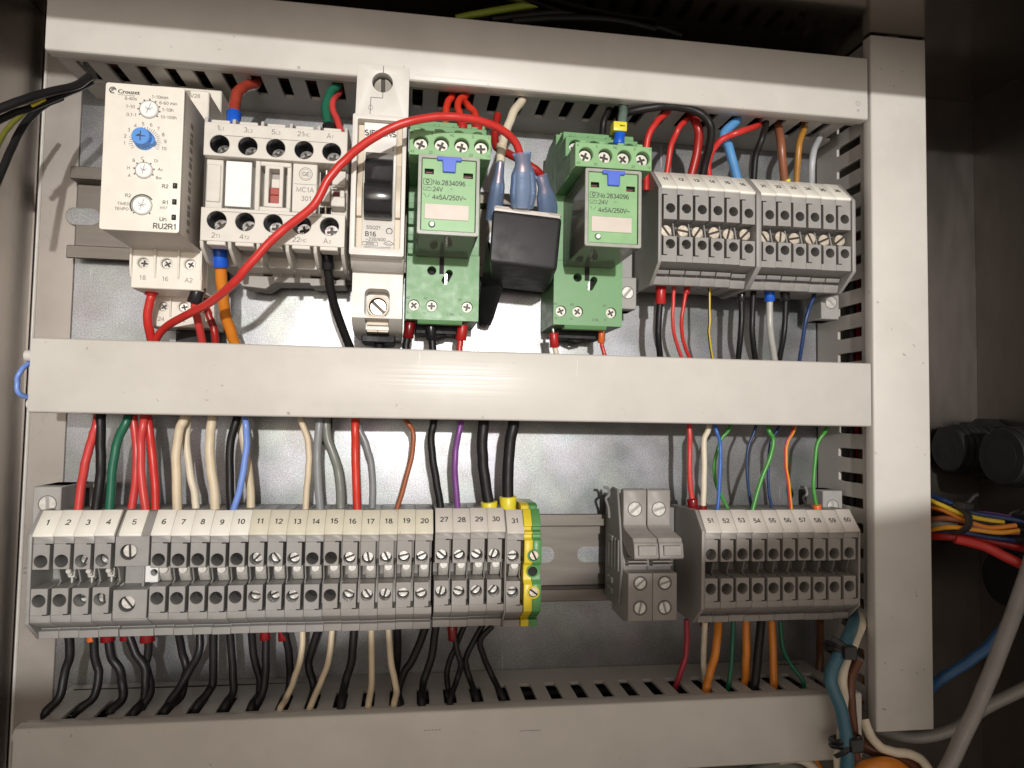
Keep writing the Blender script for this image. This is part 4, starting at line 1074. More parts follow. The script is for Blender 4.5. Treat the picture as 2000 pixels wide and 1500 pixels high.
# grey foot below
b = MB()
b.extr([(70.2, 43.6), (70.2, 52), (108.4, 52), (108.4, 44.0), (96, 43.4), (95.4, 44.4), (83, 44.0), (79.6, 41.6), (71.4, 42.2)], 8, 20, 'h', holes=[rrect(78.6, 82.0, 46.2, 47.9, .2, 2), rrect(95.6, 99.6, 46.2, 47.6, .2, 2), circ(105.2, 47.2, 1.5, 14)])
b.box(69, 110, 46.5, 91, 7.5, 8.2); b.box(84.2, 85.8, 46, 49.5, 19, 21); b.box(88, 89.6, 46, 49.5, 19, 21); b.box(91.4, 93, 46, 49.5, 19, 21); b.box(72, 96, 50, 52.5, 18, 26)
part('foot', b, 'contactor_base', C, .3)
# ================================================================== circuit breaker
B = thing('circuit_breaker', (112.6, 24, 0), 'narrow white circuit breaker with a black toggle, between contactor and relay', 'circuit breaker')
BX0, BX1 = 112.6, 130.3; SX = 117.0
b = MB(); b.extr([(BX0 + .1, 95.0), (BX1 + .35, 95.0), (BX1 + .35, 115.4), (BX0 + .5, 115.4)], 44, 49.0, 'h', holes=[circ(121.6, 109.5, 3.5, 28)]); b.box(BX0 + .3, BX1 + .2, 95, 115.2, 8, 44)
part('top_shoulder', b, 'mcb', B, .4, 2)
q = MB().cyl(121.6, 109.5, 44.1, 45, 3.6, 28); part('screw_well_shade', q, 'hole_shade', B)
screw(B, 121.7, 109.2, 45.9, 3.2, 'slot', 'rail_dark', 1.55)
q = MB(); line(q, 121.8, 115.3, 121.8, 113.0, 49.03, .22); line(q, 121.8, 106.0, 121.8, 104.0, 49.03, .2); line(q, 121.8, 104, 117.8, 104, 49.03, .2); line(q, 117.8, 104, 117.6, 95.2, 49.03, .2); ring(q, 117.8, 100.4, 49.03, .75, .85, 0, 360, 16)
part('seam', q, 'print', B)
b = MB(); b.extr(rrect(BX0, BX1, 47.8, 95.0, .6, 3), 50.2, 56.0, 'h', holes=[rrect(114.2, 129.0, 50.2, 93.4, .5, 3)])
b.extr([(49.9, 50.3), (47.8, 50.3), (45.4, 46), (45.4, 40), (49.9, 40)], BX0, BX1, 'x')
b.box(BX0 + .2, BX1 - .1, 47.5, 95, 8, 50.3)
part('front_frame', b, 'mcb', B, .4, 2)
b = MB(); b.extr([(50.3, 50.4), (50.3, 53.3), (58.2, 52.4), (60.0, 51.6), (83.8, 51.6), (86.0, 52.6), (93.3, 53.6), (93.3, 50.4)], 116.2, 127.0, 'x'); IP = part('inner_panel', b, 'mcb', B, .15)
for s, (xa_, xb_) in enumerate(((114.3, 116.2), (127.0, 128.9))):
    q = MB(); q.box(xa_, xb_, 50.3, 93.3, 50.3, 51.2); q.extr([(61.5, 51), (61.5, 53.4), (66, 54.5), (70.3, 54.6), (73, 53.0), (80, 51.4), (80, 51)], xa_ + .1, xb_ - .1, 'x')
    part('side_cheek', q, 'mcb_yellowed', B, .1)
# toggle: two rolled black halves
q = MB(); pr = [(60.9 + 10.8 * (1 - math.cos(a)) , 51 + 8.0 * math.sin(a)) for a in [math.pi * i / 16 for i in range(17)]]
pr = [(60.8, 50.5), (60.8, 54.5), (62.0, 57.0), (64.8, 58.8), (68.0, 59.4), (71.2, 58.6), (72.0, 57.0), (73.2, 56.6), (77.0, 57.6), (79.6, 57.0), (80.4, 55.2), (82.6, 54.6), (82.6, 50.5)]
q.extr(pr, 116.9, 126.2, 'x'); part('toggle', q, 'black_gloss', B, .5, 2)
q = MB(); q.extr([(80.3, 55.1), (80.9, 55.5), (82.7, 54.9), (82.7, 54)], 117, 126.1, 'x'); part('toggle_edge', q, 'grey_mid', B, .1)
t = MB(); hh = 53.25
uy = Vector((93.3 - 86.0, 53.6 - 52.6)).normalized(); uy = (0, uy.x, uy.y)
text(t, 'SIEMENS', 121.6, 89.9, 53.3, 2.5, uy=uy, bold=.16, squash=1.05); line(t, 125.9, 84.2, 125.9, 85.8, 53.0, .22)
text(t, '5SQ21', 120.0, 58.0, 52.5, 1.7, uy=(0, 1, -.1)); text(t, 'B16', 119.2, 55.7, 52.8, 2.3, uy=(0, 1, -.1), bold=.06); text(t, '~230/400', 120.9, 53.9, 52.98, 1.6, uy=(0, 1, -.1))
ring(t, 125.3, 57.0, 52.65, .85, 1.1)
text(t, '3000', 119.0, 52.35, 53.14, 1.3, uy=(0, 1, -.1)); 
for (p_, q_) in (((116.6, 51.8), (121.6, 51.8)), ((116.6, 52.9), (121.6, 52.9)), ((116.6, 51.8), (116.6, 52.9)), ((121.6, 51.8), (121.6, 52.9))): line(t, *p_, *q_, 53.16, .12)
for (p_, q_) in (((123.6, 52.6), (125.3, 53.6)), ((125.3, 53.6), (127, 52.6)), ((123.6, 52.6), (125.3, 51.8)), ((125.3, 51.8), (127, 52.6)), ((124.4, 52.5), (126.1, 52.5))): line(t, *p_, *q_, 53.16, .13)
for z in (51.3, 50.9): line(t, 117, z, 126, z - .05, 53.26, .12)
part('print', t, 'print', IP)
b = MB()
b.extr(rrect(BX0, BX1 - .2, 29.2, 47.0, .3, 2), 33, 40.2, 'h', holes=[rrect(117.0, 125.6, 28.0 + 1.6, 39.6, 2.0, 4)])
b.extr([(29.3, 40.2), (26.0, 33), (24.8, 24), (24.8, 8), (47, 8), (47, 33.2), (29.3, 33.2)], BX0, 117.2, 'x'); b.extr([(29.3, 40.2), (26.0, 33), (24.8, 24), (24.8, 8), (47, 8), (47, 33.2), (29.3, 33.2)], 125.4, BX1 - .2, 'x')
b.box(117, 125.6, 26, 47, 8, 32.0)
part('lower_body', b, 'mcb', B, .3)
q = MB(); q.extr(circ(121.4, 34.2, 3.9, 26), 32, 34.4, 'h', holes=[circ(121.4, 34.2, 3.2, 26)]); q.box(117.6, 125.2, 27.6, 31.0, 32, 34.0); q.box(117.6, 121.3, 25.4, 28.2, 26, 31.5); q.box(121.5, 125.2, 25.4, 28.2, 26, 31.5)
part('terminal_cage', q, 'mcb_yellowed', B, .4)
q = MB().cyl(121.4, 34.2, 32.1, 32.5, 3.5, 24); part('screw_well_shade', q, 'hole_shade', B)
screw(B, 121.5, 34.0, 34.2, 2.9, 'slot', 'steel_brushed', .75)
q = MB(); q.box(115.2, 127.4, 22.4, 25.8, 10, 24); part('rail_clip', q, 'black_dull', B, .4)
# ================================================================== green relays with sockets
def relay(dx, label):
    """built for the left position, X of the socket from 131.2 to 158.3"""
    R = thing('relay_module', (131.2 + dx, 31, 0), label, 'relay', 'green relay sockets with clear relays')
    X0, X1 = 131.2 + dx, 158.3 + dx
    # lower deck
    b = MB()
    xs3 = [134.15, 140.75, 154.0]
    b.extr([(X0, 31.2), (X1, 31.2), (X1, 56.0), (X0, 56.0)], 21, 27.0, 'h', holes=[circ(x + dx, 36.5, 2.1, 22) for x in xs3] + [circ(140.5 + dx, 49.7, 1.7, 20), [(146.3 + dx + 1.35 * math.cos(a) * 1 + (1.5 if math.cos(a - 1.05) > 0 else -1.5) * .5, 47.6 + 1.35 * math.sin(a) + (1.5 if math.cos(a - 1.05) > 0 else -1.5) * .95) for a in [2 * math.pi * i / 20 for i in range(20)]]])
    b.box(X0 + .05, X1 - .05, 31.25, 56, 1.8, 21)
    b.extr([(31.3, 26.9), (29.8, 26.0), (29.8, 22), (31.3, 21)], X0 + 4.5, X1 - 6, 'x')
    part('lower_deck', b, 'green', R, .25)
    for i, x in enumerate(xs3): screw(R, x + dx, 36.5, 25.9, 1.95, 'cross', 'white_metal')
    q = MB(); q.box(X0 + .8, X1 - .8, 34, 52, 20.9, 21.2); part('hole_floor', q, 'hole_shade', R)
    q = MB(); q.box(145.6 + dx, 146.4 + dx, 45.2, 49.5, 21.3, 23); part('test_contact', q, 'zinc', R)
    q = MB(); q.box(143.3 + dx, 145.0 + dx, 48.6, 56, 26.9, 27.5); part('latch_groove_shade', q, 'hole_shade', R)  # raised dark strip, its colour stands in for shade in a groove
    t = MB()
    for x, s in ((131.9, 'A2'), (138.4, 'A2'), (151.2, 'A1')): text(t, s, x + dx, 39.2, 27.06, 1.25)
    for x, s in ((132.2, '14'), (138.2, '14'), (151.5, '13')): text(t, s, x + dx, 33.6, 27.06, 1.15)
    text(t, 'COIL', 147.8 + dx, 33.5, 27.06, 1.35); part('print', t, 'print', R)
    # frame behind the relay
    b = MB(); b.extr([(55.9, 26.8), (55.9, 1.8), (100, 1.8), (103.2, 6), (105.4, 14), (105.4, 25.5), (101.2, 25.5), (101.2, 40), (97.8, 40), (97.8, 27.6), (81.2, 27.6), (80.5, 26.8)], X0 + .05, X1 - .05, 'x')
    part('frame', b, 'green', R, .3)
    # stepped terminal tiers
    for (z0, z1, h0, h1, ox, nm) in ((81.0, 89.4, 52, 60.0, 0, 1), (90.2, 97.6, 37, 44.5, 0, 2), (98.5, 105.4, 21, 27, 0, 3)):
        b = MB(); zc = (z0 + z1) / 2 + .1
        hx = [135.0, 141.8, 148.5, 155.1]
        b.extr([(X0, z0), (X1, z0), (X1, z1), (X0, z1)], h0, h1, 'h', holes=[circ(x + dx, zc, 2.45, 24) for x in hx])
        for k in range(4): b.box(X0 + 1.6 + 6.7 * k, X0 + 3.8 + 6.7 * k, z1 - .1, z1 + .8, h1 - 3, h1 - .2)
        part('terminal_tier', b, 'green_light' if nm == 1 else 'green', R, .2)
        q = MB(); q.box(X0 + .4, X1 - .4, z0 + .2, z1 - .2, h0 - .4, h0 + .1); part('tier_floor', q, 'black_gloss', R)
        for x in hx: screw(R, x + dx, zc - .15, h1 - 2.2, 2.2, 'cross', 'white_metal' if nm == 1 else 'zinc')
        if nm == 1:
            t = MB()
            for x, s in ((132.0, '4'), (138.6, '3'), (145.3, 'NC'), (152.1, '2'), (157.5, '1')): text(t, s, x + dx, 88.3, h1 + .06, 1.25)
            for x, s in ((132.3, '42'), (138.3, '32'), (151.6, '22'), (157.3, '12')): text(t, s, x + dx, 82.1, h1 + .06, 1.25)
            part('print', t, 'print', R)
    b = MB()
    b.extr([(81.05, 52), (81.15, 27.5), (97.8, 27.5), (97.5, 37.5), (90.2, 37.5), (89.3, 52)], X0 + .1, X1 - .1, 'x')
    b.box(X0 + .05, X1 - .05, 81.05, 89.35, 50, 52.1)
    part('tier_block', b, 'green', R, .25)
    # clear relay
    if dx: RX0, RX1, RZ0, RZ1 = 134.6 + dx, 154.4 + dx, 53.6, 80.3
    else: RX0, RX1, RZ0, RZ1 = 134.4, 154.6, 54.6, 81.0
    h0, h1 = 27.2, 61.0
    c = MB(); c.extr(rrect(RX0, RX1, RZ0, RZ1, .7, 3), h0, h1 - 1.0, 'h', holes=[rrect(RX0 + .55, RX1 - .55, RZ0 + .55, RZ1 - .55, .4, 3)])
    part('clear_cover', c, 'smoke_clear', R, .15)
    c = MB(); c.extr(rrect(RX0, RX1, RZ0, RZ1, .7, 3), h1 - 1.0, h1, 'h', holes=[rrect(RX0 + 1.1, RX1 - 1.1, RZ0 + 1.2, RZ1 - 1.1, .3, 3)])
    part('cover_rim', c, 'rim_grey', R, .2)
    # inner works seen through the cover
    q = MB()
    q.box(RX0 + 2.4, RX1 - 2.4, RZ0 + 12, RZ1 - 3, 30, 54); part('coil', q, 'coil_wrap', R, .5)
    q = MB()
    for k in range(4):
        xx = RX0 + 2.8 + k * 4.5; q.box(xx, xx + 1.2, RZ0 + 2.2, RZ0 + 9, 30, 56); 
    part('contact_spring', q, 'copper_dark', R, .2)
    q = MB(); q.box(RX0 + 1.2, RX1 - 1.2, RZ0 + 1.4, RZ1 - 1.4, 27.3, 30); part('relay_base', q, 'coil_dark', R, .2)
    zt = RZ1 - RZ0
    f = MB(); a0, a1, c0, c1 = RX0 + 1.3, RX1 - 1.3, RZ0 + 1.4, RZ1 - 1.2
    def fx(u): return a0 + (a1 - a0) * u
    def fz(v): return c1 - (c1 - c0) * v
    f.extr([(a0, c0), (a1, c0), (a1, c1), (a0, c1)], h1 - 1.4, h1 - .6, 'h', holes=[rrect(fx(.045), fx(.215), fz(.215), fz(.14), .1, 1), rrect(fx(.77), fx(.95), fz(.245), fz(.17), .1, 1), circ(fx(.2), fz(.915), 1.1, 18)])
    FPn = part('face_plate', f, 'green_light', R, .08)
    t = MB(); HT = h1 - .55; sx = (a1 - a0)
    t_ = 'No.2834096'
    line(t, fx(.03), fz(.285), fx(.03), fz(.365), HT, .16); line(t, fx(.18), fz(.285), fx(.18), fz(.365), HT, .16); line(t, fx(.03), fz(.285), fx(.18), fz(.285), HT, .16); line(t, fx(.03), fz(.365), fx(.18), fz(.365), HT, .16)
    ring(t, fx(.105), fz(.318), HT, .42, .66, 0, 360, 14); line(t, fx(.105), fz(.33), fx(.105), fz(.36), HT, .2)
    text(t, t_, fx(.20), fz(.325), HT, 2.28, 'L', squash=.92, bold=.05)
    line(t, fx(.03), fz(.40), fx(.03), fz(.445), HT, .12); line(t, fx(.17), fz(.40), fx(.17), fz(.445), HT, .12); line(t, fx(.03), fz(.40), fx(.17), fz(.40), HT, .12); line(t, fx(.03), fz(.445), fx(.17), fz(.445), HT, .12); line(t, fx(.06), fz(.44), fx(.14), fz(.405), HT, .12)
    text(t, '24V', fx(.195), fz(.42), HT, 2.2, 'L', squash=.92, bold=.04)
    for (p_, q_) in (((.03, .49), (.07, .51)), ((.07, .51), (.07, .54)), ((.10, .545), (.13, .52)), ((.13, .52), (.15, .49)), ((.52, .408), (.58, .408))): line(t, fx(p_[0]), fz(p_[1]), fx(q_[0]), fz(q_[1]), HT, .13)
    text(t, '4x5A/250V~', fx(.19), fz(.53), HT, 2.3, 'L', squash=.92, bold=.05)
    part('print', t, 'print', FPn)
    for (u0, u1, v0, v1, nm) in ((.045, .215, .14, .215, 0), (.77, .95, .17, .245, 1)):
        q = MB(); q.box(fx(u0), fx(u1), fz(v1), fz(v0), h1 - 2.6, h1 - 2.2); wq = part('window_back', q, 'hole_shade', R)
        q = MB(); q.box(fx(u0) + .4, fx(u1) - .4, fz((v0 + v1) / 2) - .22, fz((v0 + v1) / 2) + .22, h1 - 2.2, h1 - 1.9); part('flag', q, 'dark_red', wq)
    q = MB(); q.box(fx(.06), fx(.885), fz(.845), fz(.63), h1 - .62, h1 - .25); part('blank_label', q, 'relay_label', R, .1)
    q = MB(); q.cyl(fx(.2), fz(.915), h1 - 2, h1 + .1, .95, 18, .8); part('test_button', q, 'white_label', R, .1)
    q = MB(); q.extr([(fx(.27), c1 + .7), (fx(.73), c1 + .7), (fx(.73), c1 - .6), (fx(.63), c1 - .6), (fx(.62), fz(.185)), (fx(.38), fz(.185)), (fx(.37), c1 - .6), (fx(.27), c1 - .6)], h1 - .9, h1 + .5, 'h')
    part('lever', q, 'blue_tab', R, .2)
    if True:
        q = MB(); q.box(X0 + 4, X1 - 5, 27.4, 31.1, 5, 15); q.tube([(X0 + 9, 27.4, 12), (X0 + 12, 26.4, 14), (X0 + 16, 27.3, 12)], .7, 8); part('foot', q, 'black_dull', R, .3)
    if not dx:
        g = MB()
        for z in (55, 60, 66, 72): g.box(X0 + .2, X0 + 2.2, z, z + 2.2, 26.8, 30)
        part('side_rib', g, 'green', R, .2)
    return R
metal('white_metal', (0.60, 0.575, 0.53), 0.62, 0.2, 1500)
plastic('rim_grey', (0.34, 0.35, 0.31), 0.3, 0.08)
plastic('coil_wrap', (0.13, 0.12, 0.085), 0.35, 0.25)
plastic('coil_dark', (0.06, 0.08, 0.05), 0.35, 0.2)
metal('copper_dark', (0.5, 0.36, 0.24), 0.35, 0.2, 800)
relay(0, 'left green relay module, next to the circuit breaker')
relay(55.9, 'right green relay module, between the black cube relay and the upper terminals')
# ================================================================== black cube relay
K = thing('cube_relay', (160, 33, 0), 'black cube relay with blue spade connectors between the two green relays', 'relay')
# front face tilts slightly: corners measured at their own depth
import bmesh as _bm
def cube_pts():
    f = [(*U(962, 408, 52), 52), (*U(1098, 425, 50.5), 50.5), (*U(1088, 528, 51), 51), (*U(955, 512, 53), 53)]
    nrm = (Vector(f[1]) - Vector(f[0])).cross(Vector(f[3]) - Vector(f[0])).normalized()
    if nrm.z > 0: nrm = -nrm
    return f, nrm
kf, kn = cube_pts()
kdv = (Vector((*U(1014, 571, 14), 14)) - (Vector(kf[2]) + Vector(kf[3])) * .5).normalized()
def kp(u, v, d):
    a, b_, c_, d_ = [Vector(p) for p in kf]
    top = a.lerp(b_, u); bot = d_.lerp(c_, u)
    return top.lerp(bot, v) + kdv * d
def kbox(mb, u0, u1, v0, v1, d0, d1, shrink=0.0):
    vs = []
    for d, s in ((d0, 0.0), (d1, shrink)):
        for (u, v) in ((u0 + s, v0 + s), (u1 - s, v0 + s), (u1 - s, v1 - s), (u0 + s, v1 - s)): vs.append(tuple(kp(u, v, d)))
    mb.add(vs, [(0, 1, 2, 3), (7, 6, 5, 4), (0, 4, 5, 1), (1, 5, 6, 2), (2, 6, 7, 3), (3, 7, 4, 0)])
    return mb
part('body', kbox(MB(), 0, 1, 0, 1, 0, 37, .03), 'black_matt', K, 1.5, 3)
part('terminal_base', kbox(MB(), .02, .98, -.085, .02, 1.0, 26), 'marker_grey', K, .6, 2)
q = MB(); kbox(q, .02, .25, -.10, -.04, .6, 4); part('base_lug', q, 'marker_grey', K, .5)
q = MB(); kbox(q, .80, .99, -.085, -.04, .6, 4); part('base_lug', q, 'marker_grey', K, .5)
q = MB(); kbox(q, .28, .56, -.20, -.03, 1.6, 3.0); part('blade', q, 'brass', K, .2)
q = MB()
tb = [Vector((*U(*p), p[2])) for p in ((960, 520, 40), (975, 560, 26), (958, 622, 14), (952, 636, 10), (935, 634, 8), (934, 600, 10), (945, 540, 24), (950, 470, 42))]
off = Vector((1.6, 0.2, -2.2))
vs = [tuple(p) for p in tb] + [tuple(p + off) for p in tb]; n = len(tb)
q.add(vs, [tuple(range(n)), tuple(range(2 * n - 1, n - 1, -1))] + [(i, (i + 1) % n, (i + 1) % n + n, i + n) for i in range(n)])
part('mounting_tab', q, 'black_matt', K, .3)
q = MB(); kbox(q, .05, .95, .3, .93, 34, 40); part('rear_shroud', q, 'black_matt', K, .8)
# ================================================================== wires
def W3(p):
    if p[2] == 'T': return UZ(p[0], p[1], 116.8)
    if p[2] == 'B': return UZ(p[0], p[1], -107.2)
    x, z = U(p[0], p[1], p[2]); return (x, z, p[2])
from mathutils import noise as _nz
def wobble(C, r):
    s0 = random.uniform(0, 50); out = []
    for i, p in enumerate(C):
        k = .05 + .035 * r; e = min(i, len(C) - 1 - i) / 4.0; k *= min(1, e)
        out.append((p[0] + k * 2.2 * _nz.noise(Vector((s0, i * .33, 0))), p[1] + k * .6 * _nz.noise(Vector((0, s0, i * .35))), p[2] + k * 2 * _nz.noise(Vector((i * .3, 0, s0)))))
    return out
def wire(label, mat, r, pts, ferr=None, group=None, stripe=None, extra=None, cat='wire', n=10):
    P = [W3(p) for p in pts]
    # run on inside the duct behind the slot
    if pts[0][2] == 'T': P = [(P[0][0] + random.uniform(-2, 2), P[0][1] + 7, P[0][2] - 2)] + P
    if pts[-1][2] == 'B': P = P + [(P[-1][0] + random.uniform(-2, 2), P[-1][1] - 8, P[-1][2] - 3)]
    o0 = tuple(round(c, 3) for c in P[0])
    mb = MB(); C_ = wobble(cr(P, 6), r); mb.tube(C_, r, n); mb.smooth = 60
    if not ferr and not stripe and not extra:
        w_ = part('wire', mb, 'wire_' + mat, None, 0, org=o0); tag(w_, label, cat, group); return w_
    R = thing('wire', o0, label, cat, group)
    part('insulation', mb, 'wire_' + mat, R)
    if stripe:
        sm = MB(); off = stripe[1] if len(stripe) > 1 else (0.55, 0.5)
        sm.tube([(x - r * off[0], z, h + r * off[1]) for x, z, h in C_], r * .55, 8); part('stripe', sm, 'wire_' + stripe[0], R)
    for f in (ferr or []):
        fm, fr, fp = f[0], f[1], f[2]
        Q = cr([W3(p) for p in fp], 3); fb = MB()
        rad = [fr * (1.12 if i in (0, len(Q) - 1) else 1.0) for i in range(len(Q))]
        fb.tube(Q, fr, 14, rad); fb.smooth = 50
        part(f[3] if len(f) > 3 else 'ferrule', fb, fm, R, .08)
    for (en, em, eb) in (extra or []): part(en, eb, em, R, .1)
    return R
G1 = 'wires from the middle duct into the lower left terminals'
def dn(px, *pts):   # hidden run behind the cover of the middle duct
    return [(px, 790, 20)] + [(x, y, 24 if len(p) < 1 else p[0]) for x, y, *p in pts]
L = [
 ('red wire into terminal 2, leftmost above the lower strip', 'pinkred', 1.45, dn(194, (189, 828), (182, 850), (172, 885), (161, 932), (152, 1004)), None),
 ('black wire into terminal 3 beside the leftmost red wire', 'black', 1.65, dn(197, (197, 815), (196, 875), (197, 917), (193, 960), (186, 1006)), None),
 ('green wire into terminal 4', 'green', 1.5, dn(258, (248, 822), (232, 855), (221, 905), (213, 1006)), None),
 ('red wire crossing behind its neighbour into block 5', 'pinkred', 1.4, dn(258, (261, 820, 22), (266, 870, 22), (266, 925, 22), (256, 1006, 22)), None),
 ('middle red wire of the three above block 5', 'pinkred', 1.4, dn(286, (281, 822, 26), (275, 868, 26), (277, 935, 26), (286, 1006, 26)), None),
 ('rightmost red wire of the three above block 5', 'red', 1.45, dn(286, (289, 822), (297, 880), (302, 945), (305, 1010)), None),
 ('leftmost cream wire, entering terminal 6', 'cream', 1.6, dn(366, (359, 820, 26), (350, 842, 26), (344, 905, 26), (347, 1008, 26)), None),
 ('slimmer cream wire beside the leftmost cream wire', 'cream_pale', 1.35, dn(364, (366, 820, 21), (364, 855, 21), (370, 917, 21), (380, 965, 21), (384, 1010, 21)), None),
 ('thick dirty cream wire entering terminal 8', 'cream', 1.7, dn(418, (414, 820), (410, 860), (412, 915), (419, 957), (421, 1008)), None),
 ('cream wire partly hidden behind the light blue wire', 'cream', 1.55, dn(462, (468, 825, 19), (482, 892, 19), (488, 950, 19), (491, 1008, 19)), None),
 ('black wire crossed by the light blue wire', 'black', 1.5, dn(470, (462, 820), (450, 865), (449, 930), (452, 1008)), None),
 ('light blue wire crossing in front of a black wire', 'sky', 1.15, dn(474, (479, 820, 28), (482, 858, 28), (476, 917, 28), (465, 967, 28), (452, 1008, 28)), None),
 ('slim bent cream wire entering terminal 13', 'cream', 1.15, dn(584, (588, 822), (599, 850), (604, 892), (600, 942), (596, 1008)), None),
 ('lighter grey wire entering terminal 14', 'grey', 1.5, dn(626, (624, 824), (620, 880), (621, 930), (626, 1008)), None),
 ('dark end of the thick grey wire near the duct', 'black', 1.4, dn(646, (642, 826, 20), (640, 850, 20), (636, 866, 18)), None),
 ('thick dark grey wire swinging right into terminal 15', 'grey_green', 1.75, dn(636, (637, 826, 22), (641, 862, 22), (658, 908, 22), (665, 955, 22), (666, 1008, 22)), None),
 ('orange red wire entering terminal 16', 'red_orange', 1.5, dn(694, (694, 826, 26), (694, 880, 26), (696, 950, 26), (698, 1008, 26)), None),
 ('slim grey wire bending right behind the orange red wire', 'grey', 1.3, dn(690, (696, 822, 20), (703, 842, 20), (717, 876, 20), (727, 925, 20), (727, 1008, 20)), None),
 ('slim brown wire curving into terminal 18', 'brown', .95, dn(780, (795, 824), (806, 842), (806, 880), (791, 942), (771, 1008)), None),
 ('black wire entering terminal 27', 'black', 1.4, dn(848, (847, 824), (842, 858), (848, 915), (857, 967), (862, 1006)), None),
 ('purple wire entering terminal 28', 'purple', 1.15, dn(906, (900, 826), (890, 880), (889, 930), (895, 1006)), None),
 ('left thick black cable ending in a yellow sleeve', 'black', 2.1, dn(946, (944, 828), (942, 880), (946, 930), (955, 985)), [('yellow_sleeve', 2.85, [(955, 980, 24.5), (957, 1010, 24)], 'sleeve')]),
 ('right thick black cable ending in a longer yellow sleeve', 'black', 2.2, dn(1010, (1003, 828), (996, 867), (992, 925), (992, 975)), [('yellow_sleeve', 3.0, [(992, 970, 24.5), (993, 1010, 24)], 'sleeve')]),
]
for l, m, r, p, f in L: wire(l, m, r, p, f, G1)
G2 = 'thin wires into the lower right terminals'
L = [
 ('red wire ending in a torn red sleeve above terminal 51', 'pinkred', 1.05, dn(1347, (1347, 832), (1347, 875), (1347, 937), (1354, 990)), [('deep_red_sleeve', 2.0, [(1352, 974, 25), (1355, 1004, 24)])]),
 ('cream wire with a dark red sleeve above terminal 51', 'cream_pale', 1.15, dn(1392, (1384, 836), (1375, 862), (1375, 925), (1373, 995)), [('deep_red_sleeve', 1.45, [(1373, 988, 25), (1372, 1006, 24)])]),
 ('bright blue wire entering terminal 52', 'blue', .72, dn(1388, (1397, 836, 27), (1406, 862, 27), (1407, 900, 27), (1404, 962, 27), (1400, 1006, 27)), None),
 ('thin green wire looping behind the bright blue wire', 'green_bright', .68, dn(1438, (1424, 838, 22), (1409, 858, 22), (1396, 900, 22), (1397, 940, 22), (1410, 970, 22), (1429, 1008, 22)), None),
 ('navy wire left of the green crossing wire', 'navy', .58, dn(1484, (1475, 838, 21), (1461, 875, 21), (1459, 925, 21), (1465, 975, 21), (1474, 1008, 21)), None),
 ('bright green wire slanting down to terminal 54', 'green_bright', .85, dn(1496, (1501, 838, 26), (1510, 857, 26), (1505, 890, 26), (1485, 942, 26), (1467, 1006, 26)), None),
 ('navy wire passing behind the slanting green wire', 'navy', .6, dn(1530, (1519, 838, 21), (1505, 865, 21), (1500, 920, 21), (1502, 962, 21), (1510, 1006, 21)), None),
]
for l, m, r, p, f in L: wire(l, m, r, p, f, G2)
wire('two-tone red and yellow wire entering terminal 56', 'amber', .72, dn(1562, (1551, 838), (1537, 867), (1535, 907), (1541, 950), (1546, 1006)), None, G2, stripe=('red', (.75, .55)))
wire('green wire with an orange sleeve above terminal 58', 'green_bright', .78, dn(1628, (1614, 838), (1597, 865), (1591, 912), (1589, 955), (1595, 990)), [('orange_sleeve', 1.6, [(1595, 986, 24.5), (1597, 1004, 24)])], G2)
